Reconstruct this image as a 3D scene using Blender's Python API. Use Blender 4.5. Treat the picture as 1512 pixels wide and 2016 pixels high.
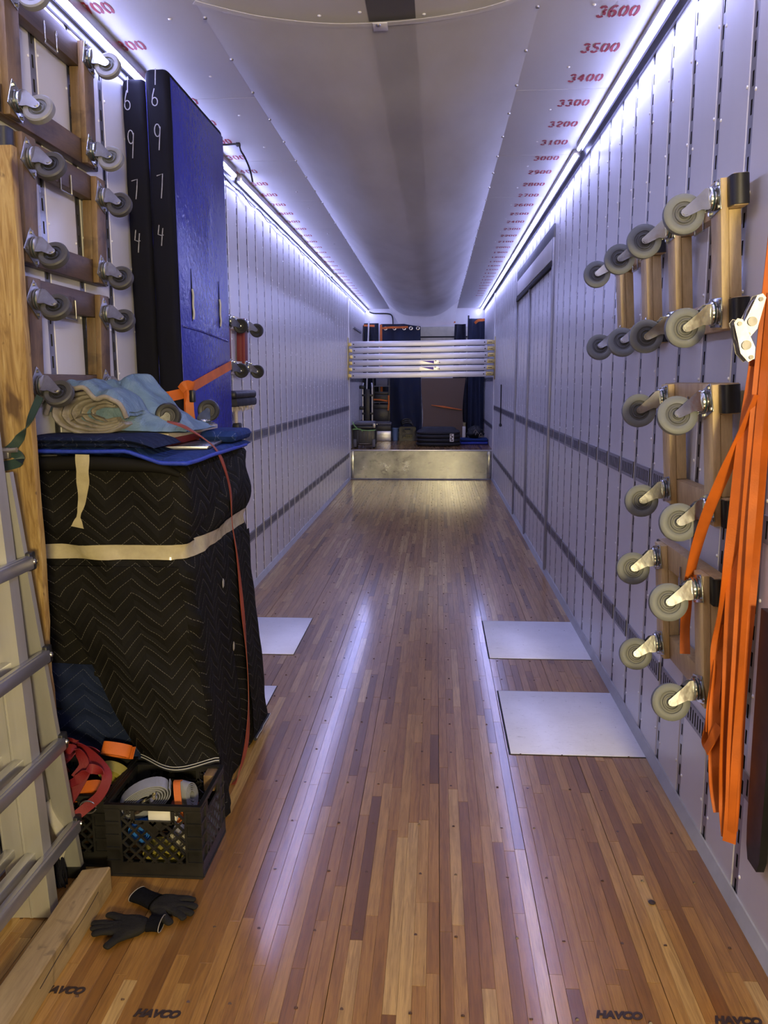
import bpy, bmesh, math, random
from mathutils import Vector, Matrix, Euler, noise
for _o in list(bpy.data.objects):
    bpy.data.objects.remove(_o)
S = bpy.context.scene
COL = S.collection
PI = math.pi

# ------------------------------------------------------------------ camera
cam_d = bpy.data.cameras.new('camera')
cam = bpy.data.objects.new('camera', cam_d)
COL.objects.link(cam)
cam_d.sensor_fit = 'VERTICAL'
cam_d.sensor_height = 36.0
cam_d.lens = 36.0 * 1575.0 / 2016.0
cam_d.clip_start = 0.05
cam_d.clip_end = 100
CR = Vector((0.9978768, 0.0650385, -0.0034456))
CU = Vector((-0.0070262, 0.1600946, 0.9870767))
CF = Vector((-0.0647495, 0.9849567, -0.1602116))
cm = Matrix((CR, CU, -CF)).transposed().to_4x4()
cm.translation = Vector((0, 0, 1.66))
cam.matrix_world = cm
S.camera = cam

# ------------------------------------------------------------------ world, light, exposure
S.view_settings.view_transform = 'Standard'
S.view_settings.look = 'None'
S.view_settings.gamma = 1.0
S.view_settings.use_curve_mapping = False
S.view_settings.exposure = 0.0
w = bpy.data.worlds.new('World')
S.world = w
w.use_nodes = True
w.node_tree.nodes['Background'].inputs[0].default_value = (1.0, 0.80, 0.46, 1)
w.node_tree.nodes['Background'].inputs[1].default_value = 0.15


def area(name, loc, target, sx, sy, power, color):
    d = bpy.data.lights.new(name, 'AREA')
    d.shape = 'RECTANGLE'
    d.size = sx
    d.size_y = sy
    d.energy = power
    d.color = color
    o = bpy.data.objects.new(name, d)
    COL.objects.link(o)
    o.location = loc
    o.rotation_euler = (Vector(target) - Vector(loc)).to_track_quat('-Z', 'Y').to_euler()
    return o


# warm dock lamp on the loading dock behind the open trailer doors
area('dock_lamp', (0.85, -2.3, 1.85), (-0.3, 5.0, 1.6), 0.45, 0.45, 235, (1.0, 0.80, 0.42))
LED_STRENGTH = 82
LED_COLOR = (0.43, 0.46, 1.0)

# ------------------------------------------------------------------ helpers
RNG = random.Random(7)
XR, XL, ZC = 0.965, -1.495, 3.15
Y0, YL, YE = -0.4, 13.72, 16.9
ZN = 0.51
BAY = 0.306


class MB:
    """collects shapes; build() links them as one mesh object"""

    def __init__(self):
        self.v, self.f, self.m, self.uv = [], [], [], {}
        self.mi = 0

    def add(self, vs, fs, uvs=None):
        b = len(self.v)
        self.v += [Vector(p) for p in vs]
        for k, f in enumerate(fs):
            if uvs is not None:
                self.uv[len(self.f)] = [uvs[i] for i in f]
            self.f.append([b + i for i in f])
            self.m.append(self.mi)
        return self

    def mat(self, i):
        self.mi = i
        return self

    def box(self, lo, hi, M=None):
        x0, y0, z0 = lo
        x1, y1, z1 = hi
        vs = [(x0, y0, z0), (x1, y0, z0), (x1, y1, z0), (x0, y1, z0), (x0, y0, z1), (x1, y0, z1), (x1, y1, z1), (x0, y1, z1)]
        if M is not None:
            vs = [M @ Vector(p) for p in vs]
        return self.add(vs, [(0, 3, 2, 1), (4, 5, 6, 7), (0, 1, 5, 4), (1, 2, 6, 5), (2, 3, 7, 6), (3, 0, 4, 7)])

    def rbox(self, lo, hi, r=0.004, seg=2, M=None):
        bm = bmesh.new()
        bmesh.ops.create_cube(bm, size=1.0)
        c = [(a + b) / 2 for a, b in zip(lo, hi)]
        s = [b - a for a, b in zip(lo, hi)]
        for q in bm.verts:
            q.co = Vector((c[0] + q.co.x * s[0], c[1] + q.co.y * s[1], c[2] + q.co.z * s[2]))
        r = min(r, min(s) * 0.45)
        bmesh.ops.bevel(bm, geom=list(bm.edges), offset=r, segments=seg, affect='EDGES', profile=0.5)
        bm.verts.index_update()
        vs = [q.co.copy() for q in bm.verts]
        if M is not None:
            vs = [M @ q for q in vs]
        fs = [[q.index for q in f.verts] for f in bm.faces]
        bm.free()
        return self.add(vs, fs)

    def cyl(self, p0, p1, r0, r1=None, n=16, cap=True):
        if r1 is None:
            r1 = r0
        p0, p1 = Vector(p0), Vector(p1)
        d = (p1 - p0).normalized()
        a = d.orthogonal().normalized()
        b = d.cross(a)
        vs = []
        for p, r in ((p0, r0), (p1, r1)):
            for i in range(n):
                t = 2 * PI * i / n
                vs.append(p + (a * math.cos(t) + b * math.sin(t)) * r)
        fs = [(i, (i + 1) % n, n + (i + 1) % n, n + i) for i in range(n)]
        if cap:
            fs.append(tuple(range(n - 1, -1, -1)))
            fs.append(tuple(range(n, 2 * n)))
        return self.add(vs, fs)

    def tube(self, pts, r, n=8):
        pts = [Vector(p) for p in pts]
        vs, fs = [], []
        prev = None
        for i, p in enumerate(pts):
            d = (pts[min(i + 1, len(pts) - 1)] - pts[max(i - 1, 0)]).normalized()
            if prev is None:
                a = d.orthogonal().normalized()
            else:
                a = (prev - d * prev.dot(d)).normalized()
            prev = a
            b = d.cross(a)
            rr = r[i] if isinstance(r, (list, tuple)) else r
            for k in range(n):
                t = 2 * PI * k / n
                vs.append(p + (a * math.cos(t) + b * math.sin(t)) * rr)
        for i in range(len(pts) - 1):
            for k in range(n):
                fs.append((i * n + k, i * n + (k + 1) % n, (i + 1) * n + (k + 1) % n, (i + 1) * n + k))
        fs.append(tuple(range(n - 1, -1, -1)))
        fs.append(tuple(range((len(pts) - 1) * n, len(pts) * n)))
        return self.add(vs, fs)

    def ribbon(self, pts, wdir, w, th=0.003, uvs=False):
        """strap: flat section swept along pts; wdir a vector or list of vectors, w a width or list"""
        pts = [Vector(p) for p in pts]
        vs, fs = [], []
        L = 0.0
        uv = []
        for i, p in enumerate(pts):
            d = (pts[min(i + 1, len(pts) - 1)] - pts[max(i - 1, 0)]).normalized()
            wd = Vector(wdir[i] if isinstance(wdir, list) else wdir)
            wd = (wd - d * wd.dot(d)).normalized()
            nn = d.cross(wd)
            ww = (w[i] if isinstance(w, list) else w) / 2
            vs += [p - wd * ww - nn * th / 2, p + wd * ww - nn * th / 2, p + wd * ww + nn * th / 2, p - wd * ww + nn * th / 2]
            if i:
                L += (p - pts[i - 1]).length
            uv += [(0, L), (2 * ww, L), (2 * ww, L), (0, L)]
        for i in range(len(pts) - 1):
            for k in range(4):
                fs.append((i * 4 + k, i * 4 + (k + 1) % 4, i * 4 + 4 + (k + 1) % 4, i * 4 + 4 + k))
        fs.append((3, 2, 1, 0))
        e = len(pts) * 4
        fs.append((e - 4, e - 3, e - 2, e - 1))
        return self.add(vs, fs, uv if uvs else None)

    def prism(self, poly, fn, a, b):
        """poly of 2d points extruded between depths a and b through fn(u, v, depth)"""
        n = len(poly)
        vs = [fn(u, v, a) for u, v in poly] + [fn(u, v, b) for u, v in poly]
        fs = [(i, (i + 1) % n, n + (i + 1) % n, n + i) for i in range(n)]
        fs.append(tuple(range(n - 1, -1, -1)))
        fs.append(tuple(range(n, 2 * n)))
        return self.add(vs, fs)

    def lathe(self, prof, c, axis, n=28, side=None):
        """prof list of (radius, height along axis)"""
        c, ax = Vector(c), Vector(axis).normalized()
        a = ax.orthogonal().normalized()
        b = ax.cross(a)
        vs, fs = [], []
        for r, h in prof:
            for k in range(n):
                t = 2 * PI * k / n
                vs.append(c + ax * h + (a * math.cos(t) + b * math.sin(t)) * max(r, 1e-4))
        for i in range(len(prof) - 1):
            for k in range(n):
                fs.append((i * n + k, i * n + (k + 1) % n, (i + 1) * n + (k + 1) % n, (i + 1) * n + k))
        return self.add(vs, fs)

    def grid(self, fn, nu, nv, uvf=None, flip=False):
        vs, uv = [], []
        for j in range(nv + 1):
            for i in range(nu + 1):
                vs.append(fn(i / nu, j / nv))
                uv.append(uvf(i / nu, j / nv) if uvf else (i / nu, j / nv))
        fs = []
        for j in range(nv):
            for i in range(nu):
                a = j * (nu + 1) + i
                q = (a, a + 1, a + nu + 2, a + nu + 1)
                fs.append(q[::-1] if flip else q)
        return self.add(vs, fs, uv)

    def mesh(self, name, mats, smooth=None):
        me = bpy.data.meshes.new(name)
        me.from_pydata([tuple(p) for p in self.v], [], self.f)
        for m in (mats if isinstance(mats, (list, tuple)) else [mats]):
            me.materials.append(m)
        if any(self.m):
            me.polygons.foreach_set('material_index', self.m)
        if self.uv:
            lay = me.uv_layers.new(name='UVMap')
            for fi, u in self.uv.items():
                p = me.polygons[fi]
                for k, li in enumerate(p.loop_indices):
                    lay.data[li].uv = u[k]
        me.validate()
        bm = bmesh.new()
        bm.from_mesh(me)
        bmesh.ops.recalc_face_normals(bm, faces=bm.faces)
        bm.to_mesh(me)
        bm.free()
        if smooth:
            me.polygons.foreach_set('use_smooth', [True] * len(me.polygons))
            me.set_sharp_from_angle(angle=math.radians(smooth))
        me.update()
        return me

    def build(self, name, mats, parent=None, smooth=None):
        o = bpy.data.objects.new(name, self.mesh(name, mats, smooth))
        COL.objects.link(o)
        if parent is not None:
            o.parent = parent
        return o


def inst(name, me, parent=None, loc=(0, 0, 0), rot=(0, 0, 0)):
    o = bpy.data.objects.new(name, me)
    COL.objects.link(o)
    o.parent = parent
    o.location = loc
    o.rotation_euler = rot
    return o


def tag(o, label, cat, group=None):
    o['label'] = label
    o['category'] = cat
    if group:
        o['group'] = group
    return o


def thing(name, label, cat, loc=(0, 0, 0), rz=0.0, group=None):
    o = bpy.data.objects.new(name, None)
    COL.objects.link(o)
    o.location = loc
    o.rotation_euler = (0, 0, rz)
    o.empty_display_size = 0.1
    return tag(o, label, cat, group)


def struct(o):
    o['kind'] = 'structure'
    return o


def stuff(o):
    o['kind'] = 'stuff'
    return o


def copy_tree(o, parent=None):
    c = o.copy()
    COL.objects.link(c)
    c.parent = parent
    for ch in list(o.children):
        copy_tree(ch, c)
    return c


def lerp(a, b, t):
    return a + (b - a) * t


def smooth_path(pts, n=6):
    """Catmull-Rom through pts"""
    P = [Vector(p) for p in pts]
    out = []
    for i in range(len(P) - 1):
        p0, p1, p2, p3 = P[max(i - 1, 0)], P[i], P[i + 1], P[min(i + 2, len(P) - 1)]
        for k in range(n):
            t = k / n
            out.append(0.5 * ((2 * p1) + (p2 - p0) * t + (2 * p0 - 5 * p1 + 4 * p2 - p3) * t * t + (3 * p1 - p0 - 3 * p2 + p3) * t ** 3))
    out.append(P[-1])
    return out


def fnoise(x, y, z=0.0):
    return noise.noise(Vector((x, y, z)))


# ------------------------------------------------------------------ materials
class NT:
    def __init__(self, name):
        self.m = bpy.data.materials.new(name)
        self.m.use_nodes = True
        self.t = self.m.node_tree
        self.b = self.t.nodes['Principled BSDF']

    def n(self, typ, **kw):
        nd = self.t.nodes.new(typ)
        for k, v in kw.items():
            setattr(nd, k, v)
        return nd

    def l(self, a, b):
        self.t.links.new(a, b)

    def math(self, op, a, b=None, c=None):
        nd = self.n('ShaderNodeMath', operation=op)
        for i, v in enumerate((a, b, c)):
            if v is None:
                continue
            if isinstance(v, (int, float)):
                nd.inputs[i].default_value = v
            else:
                self.l(v, nd.inputs[i])
        return nd.outputs[0]

    def coords(self, kind='Object', scale=(1, 1, 1)):
        tc = self.n('ShaderNodeTexCoord')
        mp = self.n('ShaderNodeMapping')
        mp.inputs['Scale'].default_value = scale
        self.l(tc.outputs[kind], mp.inputs['Vector'])
        return mp.outputs['Vector']

    def noise(self, vec, scale=5.0, detail=3.0, rough=0.5, dist=0.0):
        nd = self.n('ShaderNodeTexNoise')
        nd.inputs['Scale'].default_value = scale
        nd.inputs['Detail'].default_value = detail
        nd.inputs['Roughness'].default_value = rough
        nd.inputs['Distortion'].default_value = dist
        if vec is not None:
            self.l(vec, nd.inputs['Vector'])
        return nd.outputs['Fac']

    def ramp(self, fac, stops, interp='LINEAR'):
        nd = self.n('ShaderNodeValToRGB')
        cr = nd.color_ramp
        cr.interpolation = interp
        while len(cr.elements) < len(stops):
            cr.elements.new(0.5)
        for e, (p, c) in zip(cr.elements, stops):
            e.position = p
            e.color = tuple(c) + (1,) if len(c) == 3 else c
        self.l(fac, nd.inputs['Fac'])
        return nd.outputs['Color']

    def mapr(self, v, a, b, c, d):
        nd = self.n('ShaderNodeMapRange')
        nd.inputs['From Min'].default_value = a
        nd.inputs['From Max'].default_value = b
        nd.inputs['To Min'].default_value = c
        nd.inputs['To Max'].default_value = d
        self.l(v, nd.inputs['Value'])
        return nd.outputs['Result']

    def mix(self, fac, a, b, mode='MIX'):
        nd = self.n('ShaderNodeMix', data_type='RGBA', blend_type=mode)
        for s, v in ((nd.inputs['Factor'], fac), (nd.inputs[6], a), (nd.inputs[7], b)):
            if isinstance(v, (int, float)):
                s.default_value = v
            elif isinstance(v, (tuple, list)):
                s.default_value = tuple(v) + (1,) if len(v) == 3 else v
            else:
                self.l(v, s)
        return nd.outputs[2]

    def bump(self, h, strength=0.3, dist=0.01):
        nd = self.n('ShaderNodeBump')
        nd.inputs['Strength'].default_value = strength
        nd.inputs['Distance'].default_value = dist
        self.l(h, nd.inputs['Height'])
        self.l(nd.outputs['Normal'], self.b.inputs['Normal'])
        return nd

    def set(self, **kw):
        for k, v in kw.items():
            s = self.b.inputs[k]
            if isinstance(v, (int, float)):
                s.default_value = v
            elif isinstance(v, (tuple, list)):
                s.default_value = tuple(v) + (1,) if len(v) == 3 else v
            else:
                self.l(v, s)
        return self


def simple(name, col, rough=0.5, metal=0.0, var=0.12, scale=8.0, bump=0.0, bscale=60.0, stretch=(1, 1, 1), spec=0.5):
    t = NT(name)
    vec = t.coords('Object', stretch)
    f = t.noise(vec, scale, 4.0, 0.6)
    lo = tuple(max(0, c * (1 - var)) for c in col)
    hi = tuple(min(1, c * (1 + var)) for c in col)
    t.set(**{'Base Color': t.ramp(f, [(0.3, lo), (0.7, hi)]), 'Metallic': metal, 'Specular IOR Level': spec})
    t.set(Roughness=t.mapr(f, 0.3, 0.7, max(0.02, rough * 0.85), min(1, rough * 1.15)))
    if bump:
        t.bump(t.noise(vec, bscale, 2.0), bump, 0.005)
    return t.m


def wood(name, dark, light, grain=(1, 1, 1), rough=0.55, scale=6.0, knots=0.0, rnd=0.25):
    t = NT(name)
    vec = t.coords('Object', grain)
    f = t.noise(vec, scale, 5.0, 0.65, 0.8)
    f2 = t.noise(vec, scale * 6, 3.0, 0.6)
    c = t.ramp(f, [(0.25, dark), (0.75, light)])
    c = t.mix(t.mapr(f2, 0.45, 0.75, 0.0, 0.35), c, tuple(x * 0.55 for x in dark))
    if knots:
        k = t.noise(t.coords('Object', (1, 1, 0.35)), 10.0, 3.0, 0.6, 0.6)
        c = t.mix(t.mapr(k, 0.58, 0.68, 0.0, knots), c, tuple(x * 0.25 for x in dark))
    oi = t.n('ShaderNodeObjectInfo')
    hsv = t.n('ShaderNodeHueSaturation')
    t.l(c, hsv.inputs['Color'])
    t.l(t.mapr(oi.outputs['Random'], 0, 1, 1 - rnd, 1 + rnd), hsv.inputs['Value'])
    t.set(**{'Base Color': hsv.outputs['Color'], 'Roughness': rough})
    t.bump(f2, 0.25, 0.002)
    return t.m


M = {}
# floor: laminated oak under varnish; each plank's tone comes from its own random value
t = NT('oak_plank')
at = t.n('ShaderNodeAttribute', attribute_name='tone')
vec = t.coords('Object', (1, 0.05, 1))
off = t.n('ShaderNodeVectorMath', operation='ADD')
cmb = t.n('ShaderNodeCombineXYZ')
t.l(t.math('MULTIPLY', at.outputs['Fac'], 37.0), cmb.inputs[1])
t.l(vec, off.inputs[0])
t.l(cmb.outputs[0], off.inputs[1])
g1 = t.noise(off.outputs[0], 60.0, 4.0, 0.6, 1.2)
g2 = t.noise(off.outputs[0], 260.0, 2.0, 0.6)
base = t.ramp(at.outputs['Fac'], [(0.0, (0.14, 0.062, 0.012)), (0.12, (0.22, 0.100, 0.020)), (0.4, (0.32, 0.158, 0.034)), (0.72, (0.37, 0.192, 0.042)), (0.9, (0.44, 0.25, 0.064)), (1.0, (0.54, 0.35, 0.115))])
c = t.mix(t.mapr(g1, 0.38, 0.66, 0.0, 0.50), base, (0.11, 0.048, 0.012))
c = t.mix(t.mapr(g2, 0.5, 0.8, 0.0, 0.4), c, (0.07, 0.03, 0.012))
t.set(**{'Base Color': c, 'Roughness': t.mapr(g1, 0.3, 0.8, 0.34, 0.46), 'Specular IOR Level': 0.25, 'Coat Weight': 0.85, 'Coat Roughness': 0.145, 'Coat IOR': 1.55})
t.bump(t.math('ADD', g1, t.math('MULTIPLY', g2, 0.7)), 0.16, 0.002)
M['plank'] = t.m

t = NT('wall_panel_white')
f = t.noise(t.coords('Object', (1, 1, 0.25)), 3.0, 4.0)
f2 = t.noise(t.coords('Object', (1, 1, 1)), 14.0, 4.0)
c = t.ramp(f, [(0.3, (0.60, 0.59, 0.585)), (0.7, (0.69, 0.68, 0.67))])
c = t.mix(t.mapr(f2, 0.66, 0.9, 0, 0.12), c, (0.5, 0.47, 0.42))
t.set(**{'Base Color': c, 'Roughness': t.mapr(f, 0.3, 0.7, 0.29, 0.34)})
t.bump(t.noise(t.coords('Object', (1, 0.7, 0.10)), 5.0, 1.0), 0.10, 0.008)
M['panel'] = t.m
M['post'] = simple('post_galvanised', (0.36, 0.36, 0.38), 0.33, 0.85, 0.15, 12)
M['track'] = simple('track_steel', (0.30, 0.30, 0.33), 0.45, 0.4, 0.12, 10)
M['slot'] = simple('slot_dark', (0.012, 0.012, 0.014), 0.8, 0, 0.1)
M['rivet'] = simple('rivet_white', (0.80, 0.80, 0.80), 0.3, 0.2, 0.05)
M['backing'] = simple('backing_grey', (0.25, 0.25, 0.27), 0.7, 0.2)
M['ceiling'] = simple('ceiling_white', (0.60, 0.59, 0.57), 0.42, 0, 0.05, 2.5, 0.05, 9, (1, 0.5, 1))
M['ceil_strip'] = simple('ceiling_grey_strip', (0.10, 0.097, 0.093), 0.6)
M['red_ink'] = simple('red_stencil_ink', (0.33, 0.025, 0.03), 0.6, 0, 0.3, 40)
M['black_ink'] = simple('black_stamp_ink', (0.03, 0.017, 0.01), 0.5, 0, 0.3, 60)
M['trim'] = simple('trim_grey', (0.30, 0.31, 0.36), 0.4, 0.3)
M['caulk'] = simple('caulk_grey', (0.42, 0.43, 0.44), 0.5)
M['door_trim'] = simple('door_trim_grey', (0.12, 0.125, 0.14), 0.5, 0.2)
M['rubber'] = simple('black_rubber', (0.008, 0.008, 0.008), 0.42, 0, 0.25, 12)
M['alu'] = simple('brushed_aluminium', (0.62, 0.62, 0.62), 0.34, 0.95, 0.08, 30, 0.06, 90, (1, 30, 1))
M['alu_beam'] = simple('beam_aluminium', (0.66, 0.66, 0.67), 0.40, 0.85, 0.06, 16, 0.03, 60, (0.05, 1, 1))
M['alu_ladder'] = simple('ladder_aluminium', (0.56, 0.55, 0.49), 0.42, 0.7, 0.08, 14, 0.05, 70, (1, 1, 0.1))
M['alu_rung'] = simple('rung_aluminium', (0.50, 0.50, 0.52), 0.35, 0.85, 0.15, 14, 0.05, 70, (1, 0.1, 1))
M['zinc'] = simple('zinc_plate', (0.50, 0.51, 0.51), 0.20, 1.0, 0.10, 20, 0.12, 30)
M['seal_and_shade'] = simple('dark_teal_seal_and_shade', (0.02, 0.06, 0.07), 0.4)
M['zinc_worn'] = simple('zinc_worn', (0.34, 0.33, 0.31), 0.38, 0.9, 0.2, 20, 0.1, 30)
M['brass'] = simple('yellow_zinc', (0.50, 0.42, 0.20), 0.35, 0.85, 0.15, 20)
t = NT('galvanised_sheet')
vo = t.n('ShaderNodeTexVoronoi')
vo.inputs['Scale'].default_value = 9.0
t.l(t.coords('Object', (1, 1, 1)), vo.inputs['Vector'])
f = t.noise(t.coords('Object', (1, 1, 1)), 5.0, 5.0, 0.65)
mk_ = t.noise(t.coords('Object', (1, 1, 2)), 7.0, 6.0, 0.7, 1.5)
c = t.mix(t.mapr(f, 0.3, 0.7, 0, 1), (0.22, 0.23, 0.235), (0.38, 0.385, 0.385))
c = t.mix(t.mapr(mk_, 0.56, 0.64, 0, 0.7), c, (0.12, 0.12, 0.12))
t.set(**{'Base Color': c, 'Metallic': 0.9, 'Roughness': t.mapr(f, 0.3, 0.7, 0.18, 0.28)})
t.bump(f, 0.08, 0.01)
M['galv'] = t.m
t = NT('white_painted_plate')
f = t.noise(t.coords('Object', (1, 1, 1)), 5.0, 5.0, 0.65)
sc = t.noise(t.coords('Object', (2, 9, 1)), 5.0, 6.0, 0.75, 3.0)
c = t.mix(t.mapr(f, 0.3, 0.7, 0, 1), (0.84, 0.85, 0.86), (0.92, 0.93, 0.94))
c = t.mix(t.mapr(sc, 0.60, 0.68, 0, 0.6), c, (0.13, 0.13, 0.12))
t.set(**{'Base Color': c, 'Roughness': 0.34, 'Metallic': 0.1})
M['plate'] = t.m
# emissive diffuser of the LED strips
t = NT('led_diffuser')
t.set(**{'Base Color': (0.9, 0.9, 0.95), 'Emission Color': LED_COLOR, 'Emission Strength': LED_STRENGTH, 'Roughness': 0.5})
M['led'] = t.m
# woven translucent sheet
t = NT('translucent_sheet')
for nd in list(t.t.nodes):
    if nd.type == 'BSDF_PRINCIPLED':
        t.t.nodes.remove(nd)
outn = [nd for nd in t.t.nodes if nd.type == 'OUTPUT_MATERIAL'][0]
df = t.n('ShaderNodeBsdfPrincipled')
df.inputs['Base Color'].default_value = (0.84, 0.83, 0.80, 1)
df.inputs['Roughness'].default_value = 0.45
tl = t.n('ShaderNodeBsdfTranslucent')
tl.inputs['Color'].default_value = (0.84, 0.83, 0.80, 1)
tr = t.n('ShaderNodeBsdfTransparent')
m1 = t.n('ShaderNodeMixShader')
m1.inputs[0].default_value = 0.35
t.l(df.outputs[0], m1.inputs[1])
t.l(tl.outputs[0], m1.inputs[2])
m2 = t.n('ShaderNodeMixShader')
wv = t.noise(t.coords('Object', (1, 0.4, 1)), 4.0, 4.0)
t.l(t.mapr(wv, 0.3, 0.7, 0.22, 0.32), m2.inputs[0])
t.l(m1.outputs[0], m2.inputs[1])
t.l(tr.outputs[0], m2.inputs[2])
t.l(m2.outputs[0], outn.inputs['Surface'])
bn = t.n('ShaderNodeBump')
bn.inputs['Strength'].default_value = 0.25
bn.inputs['Distance'].default_value = 0.01
t.l(t.noise(t.coords('Object', (1, 0.5, 1)), 10.0, 3.0), bn.inputs['Height'])
t.l(bn.outputs[0], df.inputs['Normal'])
M['sheet'] = t.m
M['maple'] = wood('maple_dolly', (0.36, 0.24, 0.105), (0.56, 0.41, 0.20), (6, 1, 6), 0.5, 3.0, 0, 0.06)
M['maple_lit'] = wood('maple_dolly_rail_lit', (0.48, 0.34, 0.145), (0.68, 0.52, 0.25), (6, 1, 6), 0.5, 3.0, 0, 0.06)  # same maple as the side boards, warm lamplight mixed into its colour
M['oldwood'] = wood('old_brown_wood', (0.075, 0.046, 0.026), (0.155, 0.095, 0.050), (1, 6, 6), 0.5, 3.0, 0.5, 0.25)
M['oldwood_v'] = wood('old_tan_wood', (0.11, 0.066, 0.028), (0.23, 0.145, 0.060), (6, 1, 6), 0.5, 3.0, 0.5, 0.2)
t = NT('rough_pine_board')
f = t.noise(t.coords('Object', (9, 9, 0.9)), 3.0, 4.0, 0.6, 2.5)
f2 = t.noise(t.coords('Object', (40, 40, 3.0)), 3.0, 3.0, 0.6)
kn = t.noise(t.coords('Object', (1, 1, 0.5)), 11.0, 2.0, 0.5, 0.5)
sp_ = t.noise(t.coords('Object', (1, 1, 0.6)), 34.0, 2.0)
c = t.ramp(f, [(0.32, (0.15, 0.078, 0.016)), (0.5, (0.29, 0.185, 0.058)), (0.68, (0.40, 0.285, 0.11))])
c = t.mix(t.mapr(f2, 0.5, 0.7, 0, 0.4), c, (0.14, 0.075, 0.018))
c = t.mix(t.mapr(kn, 0.60, 0.68, 0, 0.85), c, (0.055, 0.024, 0.008))
c = t.mix(t.mapr(sp_, 0.70, 0.76, 0, 0.6), c, (0.04, 0.02, 0.008))
t.set(**{'Base Color': c, 'Roughness': 0.6})
t.bump(f2, 0.35, 0.003)
M['pine'] = t.m
M['timber'] = wood('rough_timber', (0.22, 0.145, 0.055), (0.42, 0.31, 0.14), (5, 0.5, 5), 0.65, 3.5, 0.5, 0.05)
M['red_wood'] = simple('red_painted_wood', (0.17, 0.018, 0.015), 0.5)
M['pale_wood'] = wood('pale_wood', (0.45, 0.38, 0.27), (0.62, 0.55, 0.42), (6, 1, 6), 0.55, 3.0, 0, 0.05)
M['plug'] = simple('brown_plug', (0.07, 0.034, 0.014), 0.5, 0, 0.3, 60)
M['wheel_grey'] = simple('grey_caster_tread', (0.155, 0.168, 0.158), 0.55, 0, 0.10, 20)
M['wheel_hub'] = simple('grey_caster_hub', (0.085, 0.09, 0.086), 0.5, 0, 0.1, 20)
M['wheel_pale'] = simple('pale_caster_tread', (0.19, 0.19, 0.18), 0.5, 0, 0.12, 20)
M['wheel_dark'] = simple('dark_caster_tread', (0.055, 0.053, 0.05), 0.6, 0, 0.2, 20)
M['wheel_black'] = simple('black_caster_tread', (0.018, 0.018, 0.018), 0.45, 0, 0.2, 20)


def quilt(name, col, stitch, bump=0.6, period=0.20, pitch=0.052, amp=0.8, rough=0.75):
    t = NT(name)
    tc = t.n('ShaderNodeTexCoord')
    sp = t.n('ShaderNodeSeparateXYZ')
    t.l(tc.outputs['UV'], sp.inputs[0])
    wob = t.noise(t.coords('UV', (1, 1, 1)), 4.0, 2.0)
    u = t.math('ADD', sp.outputs[0], t.math('MULTIPLY', wob, 0.05))
    v = t.math('ADD', sp.outputs[1], t.math('MULTIPLY', wob, 0.06))
    tri = t.math('PINGPONG', u, period / 2)
    s = t.math('ADD', v, t.math('MULTIPLY', tri, amp))
    d = t.math('PINGPONG', s, pitch / 2)
    line = t.mapr(d, 0.0005, 0.0016, 1.0, 0.0)
    dash = t.math('GREATER_THAN', t.math('FRACT', t.math('MULTIPLY', u, 110.0)), 0.28)
    fine = t.noise(t.coords('UV', (1, 1, 1)), 90.0, 3.0, 0.7)
    fray = t.noise(t.coords('UV', (1, 1, 1)), 6.0, 3.0, 0.7)
    c = t.mix(t.mapr(fray, 0.3, 0.7, 0, 1), tuple(x * 0.8 for x in col), tuple(x * 1.25 for x in col))
    c = t.mix(t.math('MULTIPLY', t.math('MULTIPLY', line, dash), 0.75), c, stitch)
    t.set(**{'Base Color': c, 'Roughness': rough, 'Specular IOR Level': 0.10})
    h = t.math('ADD', t.mapr(d, 0.0, pitch / 2, 0.0, 1.0), t.math('MULTIPLY', fine, 0.35))
    t.bump(h, bump, 0.006)
    return t.m


M['quilt_black'] = quilt('quilted_black_blanket', (0.0085, 0.008, 0.0065), (0.15, 0.14, 0.115))
M['quilt_navy'] = quilt('quilted_navy_blanket', (0.010, 0.016, 0.042), (0.09, 0.10, 0.14))
M['quilt_blue'] = quilt('quilted_blue_blanket', (0.015, 0.035, 0.13), (0.12, 0.15, 0.25))
M['blue_edge'] = simple('bright_blue_binding', (0.012, 0.035, 0.33), 0.6, 0, 0.2, 20, 0.3, 120)
M['navy_cloth'] = simple('navy_cloth', (0.006, 0.009, 0.022), 0.8, 0, 0.3, 8, 0.3, 60)
M['navy_cloth2'] = simple('faded_navy_cloth', (0.010, 0.016, 0.040), 0.8, 0, 0.3, 8, 0.3, 60)
M['white_thread'] = simple('white_thread', (0.5, 0.5, 0.47), 0.7)
M['tape'] = simple('clear_tan_tape', (0.42, 0.37, 0.22), 0.16, 0, 0.12, 20, 0.25, 40)
M['black_cloth'] = simple('black_nylon_cloth', (0.006, 0.006, 0.010), 0.8, 0, 0.3, 6, 0.25, 14, (1, 1, 1), 0.15)
t = NT('blue_vinyl')
f = t.noise(t.coords('Object', (1, 1, 0.9)), 30.0, 3.0, 0.55, 0.6)
f2 = t.noise(t.coords('Object', (1, 1, 1)), 3.0, 2.0)
t.set(**{'Base Color': t.ramp(f2, [(0.3, (0.014, 0.020, 0.26)), (0.7, (0.018, 0.028, 0.33))]), 'Roughness': 0.27, 'Specular IOR Level': 0.55})
t.bump(f, 0.28, 0.02)
M['vinyl'] = t.m
M['chalk'] = simple('white_chalk', (0.30, 0.30, 0.32), 0.9, 0, 0.3, 60)
t = NT('faded_blue_pad')
f = t.noise(t.coords('Object', (1, 1, 1)), 7.0, 5.0, 0.65, 0.6)
f2 = t.noise(t.coords('Object', (1, 1, 1)), 30.0, 3.0, 0.6)
c = t.ramp(f, [(0.25, (0.075, 0.125, 0.16)), (0.5, (0.115, 0.19, 0.26)), (0.75, (0.19, 0.27, 0.33))])
c = t.mix(t.mapr(f2, 0.6, 0.75, 0, 0.45), c, (0.10, 0.14, 0.15))
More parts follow.
